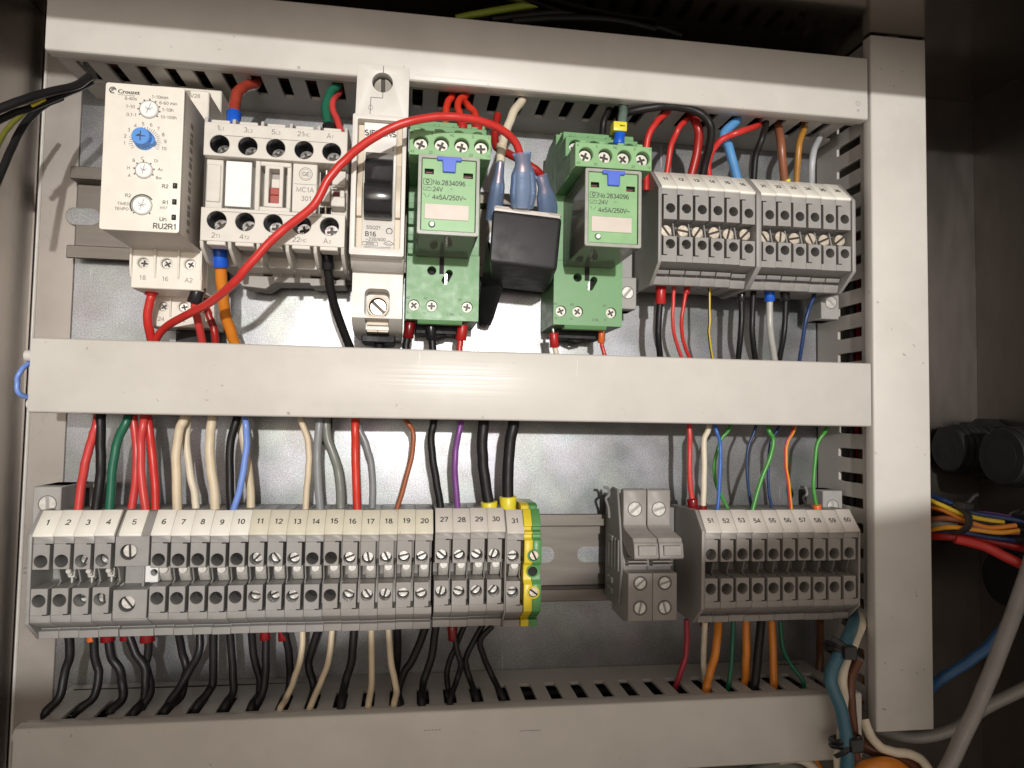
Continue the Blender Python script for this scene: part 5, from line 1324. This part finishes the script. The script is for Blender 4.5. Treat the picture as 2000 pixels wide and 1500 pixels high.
# below the lower left strip
G3 = 'wires hanging from the lower left terminals into the bottom duct'
def up(x, y0=1219, h=22): return (x, y0, h)
L = [
 ('black wire hanging from terminal 2, outermost at the left', 'black', 1.5, [up(132), (137, 1275, 22), (127, 1312, 22), (116, 1362, 24), (88, 1395, 'B')], None),
 ('black wire with a copper glint below terminal 3', 'black', 1.45, [up(182), (186, 1287, 22), (193, 1315, 22), (184, 1360, 24), (152, 1390, 'B')], [('orange_sleeve', 1.5, [(178, 1222, 22), (180, 1252, 22)])]),
 ('black wire with a dark red sleeve below terminal 4', 'black', 1.5, [up(209), (217, 1280, 22), (234, 1307, 22), (239, 1335, 24), (239, 1365, 25), (215, 1392, 'B')], [('deep_red_sleeve', 2.2, [(209, 1222, 22), (211, 1252, 22)])]),
 ('black wire slanting right from block 5 to meet its neighbour', 'black', 1.45, [up(245), (264, 1275, 23), (282, 1300, 23), (284, 1337, 24), (280, 1368, 25), (260, 1394, 'B')], [('deep_red_sleeve', 1.9, [(243, 1222, 22), (247, 1249, 22)])]),
 ('black wire with a red sleeve joining the slanting one', 'black', 1.45, [up(290), (289, 1275, 21), (285, 1300, 21), (293, 1330, 22), (293, 1355, 24), (276, 1385, 'B')], [('deep_red_sleeve', 2.3, [(287, 1222, 22), (288, 1253, 22)])]),
 ('black wire below terminal 7, passing behind another', 'black', 1.4, [up(346), (356, 1275, 20), (364, 1300, 20), (361, 1325, 20), (352, 1362, 22), (322, 1388, 'B')], None),
 ('black wire below terminal 8 crossing to the left', 'black', 1.4, [up(391), (388, 1275, 24), (371, 1307, 24), (350, 1345, 25), (326, 1382, 'B')], None),
 ('straight black wire below terminal 9', 'black', 1.45, [up(417), (416, 1325, 22), (407, 1352, 24), (382, 1385, 'B')], None),
 ('black wire below terminal 10 ending in its own slot', 'black', 1.4, [up(448), (454, 1300, 22), (455, 1352, 24), (437, 1384, 'B')], None),
 ('black wire below terminal 11 converging with a reddish one', 'black', 1.4, [up(489), (497, 1285, 21), (507, 1325, 21), (506, 1355, 22), (490, 1384, 'B')], None),
 ('black wire with a dark red top below terminal 12', 'black', 1.4, [up(519), (519, 1300, 23), (513, 1352, 25), (500, 1378, 'B')], [('deep_red_sleeve', 1.75, [(517, 1222, 22), (518, 1249, 22)])]),
 ('black wire with a red sleeve behind the leftmost lower cream wire', 'black', 1.4, [up(553), (565, 1285, 20), (566, 1337, 20), (556, 1375, 'B')], [('deep_red_sleeve', 1.7, [(550, 1222, 21), (554, 1250, 21)])]),
 ('cream wire below terminal 13 leaning left', 'cream', 1.1, [up(591), (589, 1275, 25), (575, 1325, 25), (560, 1362, 26), (546, 1388, 'B')], None),
 ('black wire below terminal 14 between two cream wires', 'black', 1.45, [up(625), (605, 1283, 21), (604, 1307, 21), (613, 1340, 22), (608, 1374, 'B')], None),
 ('cream wire leaning left beside the bent black wire of terminal 14', 'cream', 1.1, [up(650), (642, 1287, 25), (627, 1332, 25), (605, 1384, 'B')], None),
 ('black wire below terminal 16 in the middle of the strip', 'black', 1.5, [up(692), (687, 1287, 23), (675, 1332, 24), (666, 1382, 'B')], None),
 ('nearly straight cream wire below terminal 17', 'cream', 1.15, [up(725), (726, 1325, 25), (719, 1382, 'B')], None),
 ('cream wire with a red speck below terminal 18', 'cream', 1.15, [up(758), (764, 1295, 26), (774, 1345, 27), (769, 1380, 'B')], None),
 ('black wire behind the speckled cream wire', 'black', 1.5, [up(776), (776, 1285, 18), (772, 1330, 18), (778, 1376, 'B')], None),
 ('black wire below terminal 20 curving far to the left', 'black', 1.5, [up(833), (810, 1280, 22), (788, 1316, 22), (777, 1350, 23), (782, 1374, 'B')], None),
 ('black wire below terminal 27 leaning left', 'black', 1.45, [up(852), (842, 1287, 23), (827, 1332, 24), (824, 1376, 'B')], None),
 ('black wire with a red sleeve crossing others below terminal 28', 'black', 1.1, [up(884), (894, 1275, 25), (900, 1300, 25), (892, 1328, 25), (878, 1374, 'B')], [('deep_red_sleeve', 1.7, [(883, 1222, 23), (885, 1250, 23)])]),
 ('black wire bowed to the left below terminal 29', 'black', 1.1, [up(908), (887, 1270, 21), (874, 1305, 21), (875, 1350, 22), (880, 1374, 'B')], None),
 ('black wire bowed left then right below terminal 30', 'black', 1.15, [up(944), (917, 1268, 22), (909, 1295, 22), (918, 1327, 23), (932, 1368, 'B')], None),
 ('rightmost black wire below the lower left strip', 'black', 1.15, [(962, 1222, 24), (938, 1250, 24), (944, 1280, 23), (960, 1318, 23), (984, 1366, 'B')], None),
]
for l, m, r, p, f in L: wire(l, m, r, p, f, G3)
G4 = 'wires hanging from the lower right terminals into the bottom duct'
L = [
 ('crimson wire below terminal 51', 'crimson', 1.1, [up(1341, 1210), (1341, 1262, 22), (1335, 1295, 23), (1321, 1337, 'B')], None),
 ('cream wire with a red collar below terminal 52', 'cream_pale', 1.15, [up(1377, 1214), (1375, 1260, 20), (1374, 1290, 20), (1377, 1330, 'B')], [('deep_red_sleeve', 1.7, [(1376, 1216, 20), (1376, 1222, 20)])]),
 ('leftmost of three orange wires, leaning left', 'orange', 1.55, [up(1403, 1212), (1399, 1265, 26), (1386, 1318, 26), (1379, 1345, 'B')], None),
 ('dark green wire right of the leftmost orange wire', 'green', .95, [up(1432, 1212), (1430, 1275, 22), (1423, 1336, 'B')], None),
 ('middle orange wire, left of the black wire', 'orange', 1.5, [up(1457, 1212), (1457, 1285, 24), (1455, 1332, 'B')], None),
 ('black wire between two orange wires', 'black', 1.7, [up(1487, 1212), (1480, 1285, 25), (1473, 1340, 'B')], None),
 ('rightmost orange wire, right of the black wire', 'orange', 1.5, [up(1507, 1212), (1510, 1285, 24), (1511, 1336, 'B')], None),
 ('dark green wire bending right below terminal 56', 'green', .9, [up(1524, 1212), (1529, 1265, 22), (1546, 1300, 23), (1570, 1335, 'B')], None),
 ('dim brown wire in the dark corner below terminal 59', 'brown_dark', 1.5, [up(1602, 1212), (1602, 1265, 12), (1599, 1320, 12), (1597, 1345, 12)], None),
]
for l, m, r, p, f in L: wire(l, m, r, p, f, G4)
# upper row, downwards
G5 = 'wires leaving the upper devices downwards'
def bot(x): return (x, 690, 20)
L = [
 ('long red wire arching over the contactor to the cube relay', 'red', 1.35, [(296, 690, 22), (305, 664, 26), (322, 640, 30), (357, 619, 38), (400, 597, 46), (437, 570, 54), (462, 547, 58), (487, 517, 60), (525, 475, 61), (562, 442, 62), (612, 402, 64), (640, 352, 65), (672, 315, 66), (710, 282, 68), (760, 252, 70), (810, 235, 70), (858, 228, 69), (905, 230, 68), (944, 238, 66), (980, 254, 63), (1005, 276, 60), (1018, 306, 57)], None),
 ('short red wire leaving shoulder 18 of the timer relay', 'red', 1.55, [(297, 568, 30), (294, 585, 30), (289, 612, 29), (291, 642, 27), (303, 690, 22)], [('red_sleeve', 2.0, [(296, 556, 31), (296, 576, 30)])]),
 ('red wire with a black sleeve leaving the timer relay', 'pinkred', 1.4, [(380, 590, 34), (382, 605, 33), (387, 630, 30), (400, 690, 22)], [('black_sleeve', 2.3, [(388, 560, 35), (380, 592, 34)])]),
 ('rightmost red wire leaving the timer relay', 'red_deep', 1.35, [(398, 575, 22), (404, 605, 22), (413, 628, 22), (419, 648, 22), (421, 690, 20)], None),
 ('thick orange wire with a blue sleeve under the contactor', 'orange', 2.0, [(431, 512, 38), (434, 560, 34), (440, 612, 28), (452, 650, 24), (466, 690, 20)], [('blue_sleeve', 2.6, [(427, 474, 40), (430, 522, 38)])]),
 ('black wire with a black sleeve under the contactor', 'black', 1.6, [(640, 520, 38), (643, 550, 35), (650, 585, 31), (664, 628, 26), (688, 690, 20)], [('black_sleeve', 2.15, [(637, 486, 40), (640, 526, 38)])]),
 ('thick black wire leaving the bottom of the circuit breaker', 'black', 2.0, [(739, 650, 20), (741, 668, 19), (742, 695, 18)], [('black_sleeve', 2.5, [(738, 640, 21), (740, 662, 20)])]),
 ('dark wire with a dark red sleeve under the left relay', 'black', 1.4, [(797, 652, 19), (794, 670, 19), (792, 695, 19)], [('deep_red_sleeve', 1.9, [(801, 628, 20), (797, 660, 19)])]),
 ('black wire with a black sleeve under the left relay', 'black', 1.45, [(843, 655, 19), (845, 675, 19), (846, 695, 19)], [('black_sleeve', 1.95, [(841, 628, 20), (843, 664, 19)])]),
 ('red wire with a red sleeve under the left relay', 'red', 1.25, [(899, 655, 19), (898, 675, 19), (897, 695, 19)], [('red_sleeve', 1.95, [(904, 634, 20), (900, 664, 19)])]),
 ('cream wire with a red sleeve under the right relay', 'cream_pale', 1.1, [(1083, 672, 19), (1086, 688, 19), (1088, 705, 19)], [('red_sleeve', 1.75, [(1081, 650, 20), (1083, 678, 19)]), ('zinc', .6, [(1080, 638, 20), (1081, 652, 20)], 'tip')]),
 ('red wire with an orange sleeve under the right relay', 'red', .85, [(1174, 662, 19), (1177, 680, 19), (1184, 705, 19)], [('orange_sleeve', 1.25, [(1175, 643, 20), (1174, 670, 19)])]),
 ('black wire with a red sleeve under terminal 11', 'black', 1.3, [(1290, 585, 24), (1286, 630, 24), (1286, 660, 23), (1290, 705, 20)], [('red_sleeve', 1.9, [(1291, 556, 25), (1290, 594, 24)])]),
 ('left one of two thin red wires under the upper terminals', 'pinkred', .75, [(1317, 556, 25), (1314, 605, 25), (1315, 642, 24), (1322, 672, 22), (1334, 706, 20)], None),
 ('right one of two thin red wires under the upper terminals', 'red', .78, [(1342, 556, 25), (1336, 592, 25), (1331, 630, 24), (1335, 667, 22), (1349, 706, 20)], [('red_sleeve', 1.2, [(1343, 556, 25), (1340, 574, 25)])]),
 ('thick black wire under terminal 16', 'black', 1.2, [(1448, 560, 24), (1447, 642, 24), (1441, 706, 20)], [('black_sleeve', 1.5, [(1448, 560, 24), (1448, 590, 24)])]),
 ('black wire hanging between terminal 16 wire and the blue collar', 'black', 1.2, [(1472, 562, 24), (1469, 642, 24), (1475, 706, 20)], None),
 ('pale grey wire with a blue collar under terminal 22', 'greywhite', 1.35, [(1503, 580, 24), (1504, 642, 24), (1513, 706, 20)], [('blue_sleeve', 1.95, [(1503, 566, 25), (1503, 588, 24)])]),
 ('black wire right of the pale grey wire', 'black', 1.15, [(1535, 580, 24), (1531, 650, 24), (1521, 706, 20)], [('black_sleeve', 1.8, [(1533, 570, 25), (1534, 586, 24)])]),
 ('navy blue wire slanting left under terminal 24', 'navy', .8, [(1592, 570, 24), (1585, 590, 24), (1575, 620, 24), (1567, 667, 22), (1561, 706, 20)], None),
]
for l, m, r, p, f in L: wire(l, m, r, p, f, G5)
wire('very thin black and yellow wire under terminal 14', 'yellow', .5, [(1385, 556, 25), (1386, 617, 25), (1385, 655, 24), (1392, 706, 20)], None, G5, stripe=('black', (.8, .4)))
# upper row, upwards
G6 = 'wires coming down from the top duct'
L = [
 ('brownish red wire with a blue sleeve above the contactor', 'brownred', 1.95, [(500, 162, 'T'), (482, 168, 30), (466, 178, 34), (459, 200, 36), (457, 226, 38)], [('blue_sleeve', 2.35, [(457, 222, 38), (455, 248, 40)])]),
 ('dark green wire with a black sleeve above the contactor', 'green', 1.6, [(660, 166, 'T'), (646, 180, 32), (636, 208, 35), (639, 232, 37), (643, 252, 39)], [('black_sleeve', 2.2, [(643, 246, 39), (644, 262, 40)])]),
 ('red wire beside the dark green one above the contactor', 'pinkred', 1.15, [(664, 178, 'T'), (652, 194, 33), (650, 214, 36), (659, 236, 39), (669, 265, 42)], None),
 ('leftmost red wire above the left green relay', 'red_orange', 1.35, [(884, 184, 'T'), (874, 202, 32), (870, 225, 34), (870, 250, 34)], None),
 ('middle red wire above the left green relay', 'red_orange', 1.3, [(912, 184, 'T'), (898, 194, 33), (894, 210, 36), (900, 228, 38), (903, 245, 40)], [('red_sleeve', 1.8, [(903, 238, 40), (903, 256, 41)])]),
 ('right red wire above the left green relay', 'red_orange', 1.3, [(906, 192, 'T'), (914, 206, 34), (927, 220, 37), (931, 236, 40), (932, 248, 41)], [('red_sleeve', 1.8, [(932, 242, 41), (932, 258, 42)])]),
 ('dark red wire looping behind the cream one to the cube relay', 'red_deep', 1.5, [(972, 225, 30), (967, 258, 34), (969, 285, 38), (992, 300, 42), (1020, 314, 44), (1044, 330, 44), (1060, 346, 42)], None),
 ('cream wire running down to the left spade connector', 'cream_pale', 1.6, [(1022, 190, 'T'), (1004, 217, 38), (991, 250, 42), (981, 285, 46), (977, 318, 48)], [('wire_cream', 1.75, [(980, 284, 46.2), (979, 291, 46.4)], 'band')]),
 ('grey green wire with yellow marker above the right relay', 'teal_grey', 1.75, [(1218, 206, 'T'), (1216, 226, 40), (1213, 250, 43)], [('blue_sleeve', 1.95, [(1211, 256, 44), (1208, 284, 45)])]),
 ('thick black wire looping over to terminal 14', 'black', 1.55, [(1208, 232, 30), (1226, 220, 35), (1275, 210, 38), (1312, 208, 38), (1350, 214, 38), (1376, 228, 38), (1389, 252, 37), (1386, 285, 34), (1378, 315, 30), (1370, 350, 27)], None),
 ('thin black wire behind the right relay top', 'black', 1.3, [(1190, 210, 'T'), (1180, 235, 30), (1176, 268, 28)], None),
 ('red wire dropping behind the right relay', 'red', 1.25, [(1306, 214, 'T'), (1284, 236, 34), (1268, 262, 34), (1261, 295, 33), (1262, 340, 33), (1262, 372, 33)], None),
 ('red wire into terminal 12', 'red', 1.15, [(1346, 226, 'T'), (1326, 250, 32), (1311, 285, 29), (1301, 345, 26)], None),
 ('thick deep red wire into terminal 13', 'red_deep', 1.75, [(1352, 224, 'T'), (1363, 250, 31), (1363, 285, 29), (1349, 348, 26)], None),
 ('red wire sweeping left to terminal 15', 'red', 1.25, [(1486, 240, 'T'), (1450, 256, 36), (1414, 270, 34), (1393, 292, 31), (1384, 318, 28), (1386, 352, 26)], None),
 ('thick light blue wire into terminal 16', 'azure', 1.85, [(1440, 232, 'T'), (1414, 262, 31), (1424, 290, 29), (1442, 358, 26)], None),
 ('black wire into terminal 21', 'black', 1.3, [(1496, 236, 'T'), (1489, 268, 32), (1476, 305, 29), (1471, 362, 26)], None),
 ('brown wire into terminal 23', 'umber', 1.65, [(1520, 246, 'T'), (1526, 285, 30), (1532, 362, 26)], [('yellow_sleeve', 1.0, [(1538, 350, 28), (1539, 362, 27)], 'tip')]),
 ('tan wire into terminal 24', 'tan', 1.3, [(1572, 246, 'T'), (1561, 282, 30), (1555, 366, 26)], None),
 ('pale grey wire into terminal 25', 'greylite', 1.35, [(1602, 264, 'T'), (1588, 302, 29), (1584, 370, 26)], None),
]
for l, m, r, p, f in L:
    R_ = wire(l, m, r, p, f, G6)
    if 'yellow marker' in l:
        x, z = U(1211, 247, 46)
        q = MB(); q.box(x - 2.55, x + 2.55, z - 1.75, z + 1.75, 41.5, 46.5); mt = part('marker_tag', q, 'yellow_sleeve', R_, .4, 2)
        t = MB(); text(t, '1', x + .8, z, 46.56, 2.6, uy=(-1, .1, 0), ux=(.1, 1, 0), bold=.12); part('number', t, 'print', mt)
# blue spade connectors on the cube relay
def boot(label, pts, ws, fl=.6, tip=True):
    P = [W3(p) for p in pts]; o0 = P[0]
    R = thing('spade_connector', o0, label, 'spade connector', 'blue insulated spade connectors')
    Q = cr(P, 5); k = len(Q) - 1; rad = []
    for i in range(len(Q)):
        t = i / k * (len(ws) - 1); a = int(min(t, len(ws) - 2)); u = t - a; u = u * u * (3 - 2 * u)
        rad.append(ws[a] * (1 - u) + ws[a + 1] * u)
    mb = MB(); mb.tube(Q, 1, 22, rad, caps=False, flat=fl); mb.smooth = 70
    part('boot', mb, 'boot_blue', R)
    m = len(Q) // 3
    mb = MB(); mb.tube(Q[1:m + 2], 1, 12, [r * .78 for r in rad[1:m + 2]], flat=.62); part('crimp', mb, 'copper', R)
    mb = MB(); mb.tube(Q[m + 1:], 1, 12, [r * .62 for r in rad[m + 1:]], flat=.45); part('blade_sleeve', mb, 'zinc', R)
    return R
boot('central blue spade connector, largest and nearest, on the black cube', [(1019, 298, 58), (1021, 318, 57), (1022, 345, 55), (1022, 375, 53), (1020, 406, 51)], [3.3, 2.7, 4.3, 4.75, 4.1], .62)
boot('left blue spade connector seen edge-on beside the black cube', [(978, 312, 48), (975, 338, 47), (971, 370, 45), (967, 400, 42), (962, 430, 39)], [1.4, 1.7, 2.7, 2.9, 2.6], .8)
boot('right blue spade connector half hidden behind the central one', [(1056, 342, 44), (1062, 362, 43), (1066, 385, 41), (1069, 405, 39), (1070, 425, 37)], [2.4, 2.3, 3.5, 3.9, 3.6], .6)
# loose items at the left
G7 = 'cables entering beside the top duct'
for l, m, r, p, st in (
 ('upper thick black cable at the left edge of the picture', 'black', 1.35, [(175, 150, 40), (146, 168, 45), (90, 181, 52), (40, 197, 58), (-30, 224, 64)], None),
 ('black cable with a yellow mark under the upper one', 'black', 1.1, [(178, 160, 36), (150, 174, 40), (110, 190, 46), (62, 210, 52), (20, 224, 56), (-30, 250, 60)], ('yellow', 1)),
 ('black cable curving down along the left wall', 'black', 1.2, [(120, 190, 34), (88, 204, 38), (60, 228, 42), (36, 262, 46), (16, 306, 50), (-16, 380, 56)], None)):
    ex = None
    if st:
        q = MB(); q.tube(cr([W3((62, 207, 53.6)), W3((76, 200, 52)), W3((88, 194, 50.4))]), .5, 8); ex = [('stripe', 'yellow_sleeve', q)]
    wire(l, m, r, p, None, G7, extra=ex)
wire('yellow green wire under the black cables at the left edge', 'olive_dark', .9, [(60, 210, 30), (40, 226, 32), (20, 246, 34), (4, 268, 36), (-20, 320, 40)], None, G7)
wire('small light blue loop sticking out left of the middle duct', 'sky', .85, [(80, 700, 28), (56, 711, 32), (40, 725, 34), (33, 746, 34), (40, 770, 33), (70, 778, 28)], None, 'loose loops at the duct ends')
# above the top duct
G8 = 'cables lying above the top duct'
wire('yellow green cable arching over the top duct', 'olive', 1.3, [(890, 36, 36), (960, 22, 36), (1040, 9, 35), (1110, 3, 34), (1180, 3, 33), (1235, 12, 32), (1300, 32, 30), (1360, 58, 28)], None, G8)
for l, p in (('upper black cable arching over the top duct', [(930, 36, 33), (1060, 16, 32), (1160, 14, 31), (1250, 30, 29), (1340, 62, 26)]),
             ('middle black cable arching over the top duct', [(960, 38, 34), (1080, 26, 33), (1180, 26, 32), (1260, 46, 30), (1330, 70, 28)]),
             ('lower black cable arching over the top duct', [(1000, 42, 35), (1100, 36, 34), (1200, 40, 33), (1280, 58, 31)])):
    wire(l, 'black', 1.3, p, None, G8)
# bottom right bundle in front of the bottom duct
G9 = 'cables tied together at the lower right corner'
wire('thick teal cable running down in front of the bottom duct', 'teal', 2.3, [(1668, 1188, 20), (1668, 1214, 33), (1655, 1245, 44), (1638, 1280, 48), (1624, 1312, 50), (1625, 1340, 51), (1640, 1378, 52), (1650, 1420, 52), (1654, 1470, 52), (1652, 1530, 50)], None, G9)
wire('cream cable twisted behind the teal one', 'cream_pale', 2.0, [(1676, 1180, 20), (1682, 1216, 33), (1664, 1262, 43), (1648, 1300, 46), (1644, 1335, 48), (1648, 1375, 46), (1646, 1430, 46), (1640, 1480, 47), (1640, 1530, 46)], None, G9)
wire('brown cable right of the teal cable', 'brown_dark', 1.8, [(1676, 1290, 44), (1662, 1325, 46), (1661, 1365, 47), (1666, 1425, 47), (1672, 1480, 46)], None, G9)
wire('cream cable curving away at the bottom right', 'tan_pale' if 'wire_tan_pale' in MATS else 'cream_pale', 1.7, [(1688, 1405, 40), (1698, 1432, 42), (1718, 1458, 42), (1745, 1468, 42), (1780, 1474, 42), (1805, 1490, 42), (1826, 1525, 42)], None, G9)
wire('orange cable bulging at the bottom right', 'orange', 2.8, [(1660, 1520, 40), (1700, 1498, 44), (1745, 1496, 44), (1790, 1530, 40)], None, G9)
wire('brown cable above the orange bulge', 'brown_dark', 2.6, [(1680, 1450, 36), (1720, 1470, 38), (1770, 1486, 38), (1810, 1525, 36)], None, G9)
for l, px, py, h in (('upper black cable tie round the teal and cream cables', 1642, 1268, 46), ('lower black cable tie round the teal and cream cables', 1655, 1446, 50)):
    x, z = U(px, py, h)
    R_ = thing('cable_tie', (x, z, h), l, 'cable tie', 'black cable ties')
    up_ = 'upper' in l
    ang = -.45 if up_ else .1
    q = MB(); ring_pts = []
    for i in range(25):
        a = 2 * math.pi * i / 24
        e = Vector((5.0 * math.cos(a), 0)); 
        ring_pts.append((x + 5.2 * math.cos(a) * math.cos(ang), z + 5.2 * math.cos(a) * math.sin(ang) + 1.2 * math.sin(a), h - 1 + 4.6 * math.sin(a)))
    q.tube(ring_pts, 1.0, 8, caps=False); q.tube([(p[0], p[1] - 1.7, p[2]) for p in ring_pts], .9, 8, caps=False); part('strap', q, 'black_gloss', R_)
    q = MB(); q.box(x - 2.2, x + 2.8, z - 2.0, z + 2.6, h + 2.4, h + 6.0); part('head', q, 'black_gloss', R_, .6, 2)
    q = MB(); q.tube([(x + 1, z + 1, h + 4), (x - 3, z + 3.5, h + 4), (x - 5.5, z + 5.2, h + 3.4)] if up_ else [(x, z, h + 4), (x - 4, z - 2, h + 4.4), (x - 6, z - 4.5, h + 2)], 1.1, 8, flat=.4); part('tail', q, 'black_gloss', R_)
# cables below the bottom duct
G10 = 'cables peeping out under the bottom duct'
for l, m, r, p in (
 ('dark green cable end under the bottom duct', 'green', 1.2, [(1248, 1520, 20), (1262, 1492, 22), (1278, 1480, 18)]),
 ('orange cable under the bottom duct, left of the grey one', 'orange', 1.5, [(1287, 1520, 22), (1285, 1494, 22), (1288, 1470, 18)]),
 ('grey cable under the bottom duct', 'grey', 1.4, [(1316, 1520, 22), (1308, 1494, 22), (1306, 1470, 18)]),
 ('brown orange cable slanting under the bottom duct', 'tan', 1.5, [(1352, 1520, 24), (1336, 1494, 24), (1320, 1470, 18)]),
 ('cream cable slanting under the bottom duct', 'cream_pale', 1.2, [(1372, 1520, 26), (1356, 1496, 26), (1338, 1472, 18)]),
 ('grey cable arching under the right part of the bottom duct', 'grey_green', 2.6, [(1440, 1530, 24), (1490, 1497, 24), (1535, 1492, 24), (1575, 1512, 24)]),
 ('cream cable arching under the right part of the bottom duct', 'cream_pale', 1.7, [(1520, 1484, 30), (1560, 1482, 30), (1590, 1500, 30), (1600, 1530, 30)]),
 ('orange cable under the right end of the bottom duct', 'orange', 1.7, [(1578, 1470, 26), (1592, 1488, 28), (1606, 1520, 28)])):
    wire(l, m, r, p, None, G10)
# ------------------------------------------------------------------ right-hand side of the cabinet
G11 = 'loose cables in the dark right side'
L = [
 ('thick grey cable sweeping down the right edge', 'pgrey', 2.7, [(2030, 1050, 60), (2000, 1140, 60), (1965, 1240, 60), (1930, 1330, 58), (1885, 1430, 56), (1840, 1520, 54)]),
 ('blue cable passing behind the thick grey one', 'cable_blue', 2.1, [(1796, 1372, 24), (1830, 1332, 32), (1880, 1300, 36), (1930, 1262, 40), (1970, 1215, 44), (2030, 1150, 50)]),
 ('dim grey cable low in the right corner', 'pgrey', 2.5, [(1690, 1415, 10), (1780, 1440, 14), (1860, 1425, 20), (1920, 1385, 26), (2030, 1330, 34)]),
 ('red cable under the wire bundle at the right edge', 'red', 1.9, [(1866, 1052, 44), (1900, 1060, 46), (1930, 1070, 48), (1965, 1088, 52), (2030, 1120, 58)]),
 ('deep red cable sagging from the wire bundle', 'red_deep', 1.6, [(1790, 1046, 27), (1860, 1048, 42), (1930, 1056, 46), (2030, 1078, 54)]),
]
for l, m, r, p in L: wire(l, m, r, p, None, G11)
GB = 'thin wires of the bundle at the right edge'
for l, m, r, p in (
 ('navy wire on top of the bundle', 'navy', 1.1, [(1790, 960, 27), (1850, 980, 42), (1890, 1000, 46), (1950, 1010, 50), (2030, 1024, 56)]),
 ('upper yellow wire of the bundle', 'yellow', .85, [(1790, 965, 27), (1835, 985, 42), (1880, 1004, 47), (1920, 1014, 49), (1960, 1020, 51)]),
 ('coral wire below the yellow one in the bundle', 'orange', .9, [(1790, 985, 27), (1840, 995, 42), (1875, 1012, 46), (1930, 1030, 50), (1985, 1026, 54)]),
 ('black wire in the middle of the bundle', 'black', 1.1, [(1790, 998, 27), (1850, 1006, 42), (1900, 1016, 47), (1960, 1028, 51), (2030, 1040, 56)]),
 ('lower coral wire of the bundle', 'brown', 1.0, [(1790, 1018, 27), (1840, 1012, 42), (1880, 1018, 46), (1930, 1036, 50), (1990, 1040, 54)]),
 ('grey green wire bulging in the bundle', 'grey_green', 1.5, [(1790, 1030, 27), (1835, 1024, 40), (1870, 1028, 44)]),
 ('lowest amber wire of the bundle', 'amber', .9, [(1790, 1040, 27), (1850, 1030, 44), (1900, 1034, 48), (1950, 1040, 52), (1990, 1036, 54)]),
 ('navy wire under the amber one in the bundle', 'navy', 1.1, [(1790, 1044, 27), (1870, 1038, 44), (1930, 1048, 48), (2030, 1062, 54)]),
 ('purple wire high in the bundle at the right edge', 'purple', .7, [(1890, 1000, 44), (1940, 1004, 48), (2030, 1020, 54)]),
 ('dark red wire hidden in the bundle', 'red_deep', .9, [(1790, 975, 27), (1840, 1000, 40), (1880, 1024, 42), (1960, 1046, 46), (2030, 1056, 50)])):
    wire(l, m, r, p, None, GB)
x, z = U(1868, 1014, 46)
R_ = thing('cable_tie', (x, z, 46), 'black cable tie round the wire bundle at the right edge', 'cable tie', 'black cable ties')
q = MB(); pts = [(x + .9 * math.sin(a), z + 5.0 * math.cos(a), 45 + 5.5 * math.sin(a)) for a in [2 * math.pi * i / 24 for i in range(25)]]
q.tube(pts, .9, 8, caps=False); q.tube([(a + 1.3, b_, c) for a, b_, c in pts], .8, 8, caps=False); part('strap', q, 'black_matt', R_)
q = MB(); q.box(x - .5, x + 4.5, z + 3.6, z + 6.6, 45, 50); part('head', q, 'black_matt', R_, .6); q = MB(); q.tube([(x + 3, z + 6, 48), (x + 5, z + 9, 49), (x + 6, z + 10, 50)], .7, 8); part('tail', q, 'black_matt', R_)
x, z = U(2000, 1030, 54)
q = MB(); pts = [(x + .6 * math.sin(a), z + 5.0 * math.cos(a), 54 + 5.5 * math.sin(a)) for a in [2 * math.pi * i / 24 for i in range(25)]]; q.tube(pts, 1.8, 8, caps=False)
tag(part('cable_tie', q, 'black_matt', None, 0, org=(x, z, 54)), 'dark tie at the right picture edge round the bundle', 'cable tie', 'black cable ties')
# cable glands on the right wall
def gland(label, z, h, r, l, plug=False):
    R_ = thing('cable_gland', (XW1, z, h), label, 'cable gland', 'black cable glands on the right wall')
    def disc(x0, x1, r0, r1, n=32):
        q = MB(); vs = []
        for x_, rr in ((x0, r0), (x1, r1)):
            for i in range(n):
                a = 2 * math.pi * i / n; vs.append((x_, z + rr * math.cos(a), h + rr * math.sin(a)))
        q.add(vs, [tuple(range(n)), tuple(range(2 * n - 1, n - 1, -1))] + [(i, (i + 1) % n, (i + 1) % n + n, i + n) for i in range(n)]); return q
    part('lock_nut', disc(XW1 - .1, XW1 - l * .45, r * 1.25, r * 1.25, 6), 'gland_black', R_, .8, 2)
    for k in range(4): part('thread', disc(XW1 - l * (.46 + .12 * k), XW1 - l * (.54 + .12 * k), r * 1.0, r * .97), 'gland_black', R_, .2)
    part('collar', disc(XW1 - l * .4, XW1 - l, r * .94, r * .92), 'gland_black', R_, .5)
    part('opening', disc(XW1 - l, XW1 - l - .1, r * .6, r * .6), 'pin_white' if plug else 'black_dull', R_)
    return R_
plastic('pin_white', (0.3, 0.3, 0.32), 0.4)
gland('black cable gland half hidden by the vertical duct', -15, 5, 11, 26)
gland('large black cable gland near the right picture edge', -17, 36, 12.5, 28)
gland('lower black cable gland under the wire bundle', -66, 34, 12, 26)
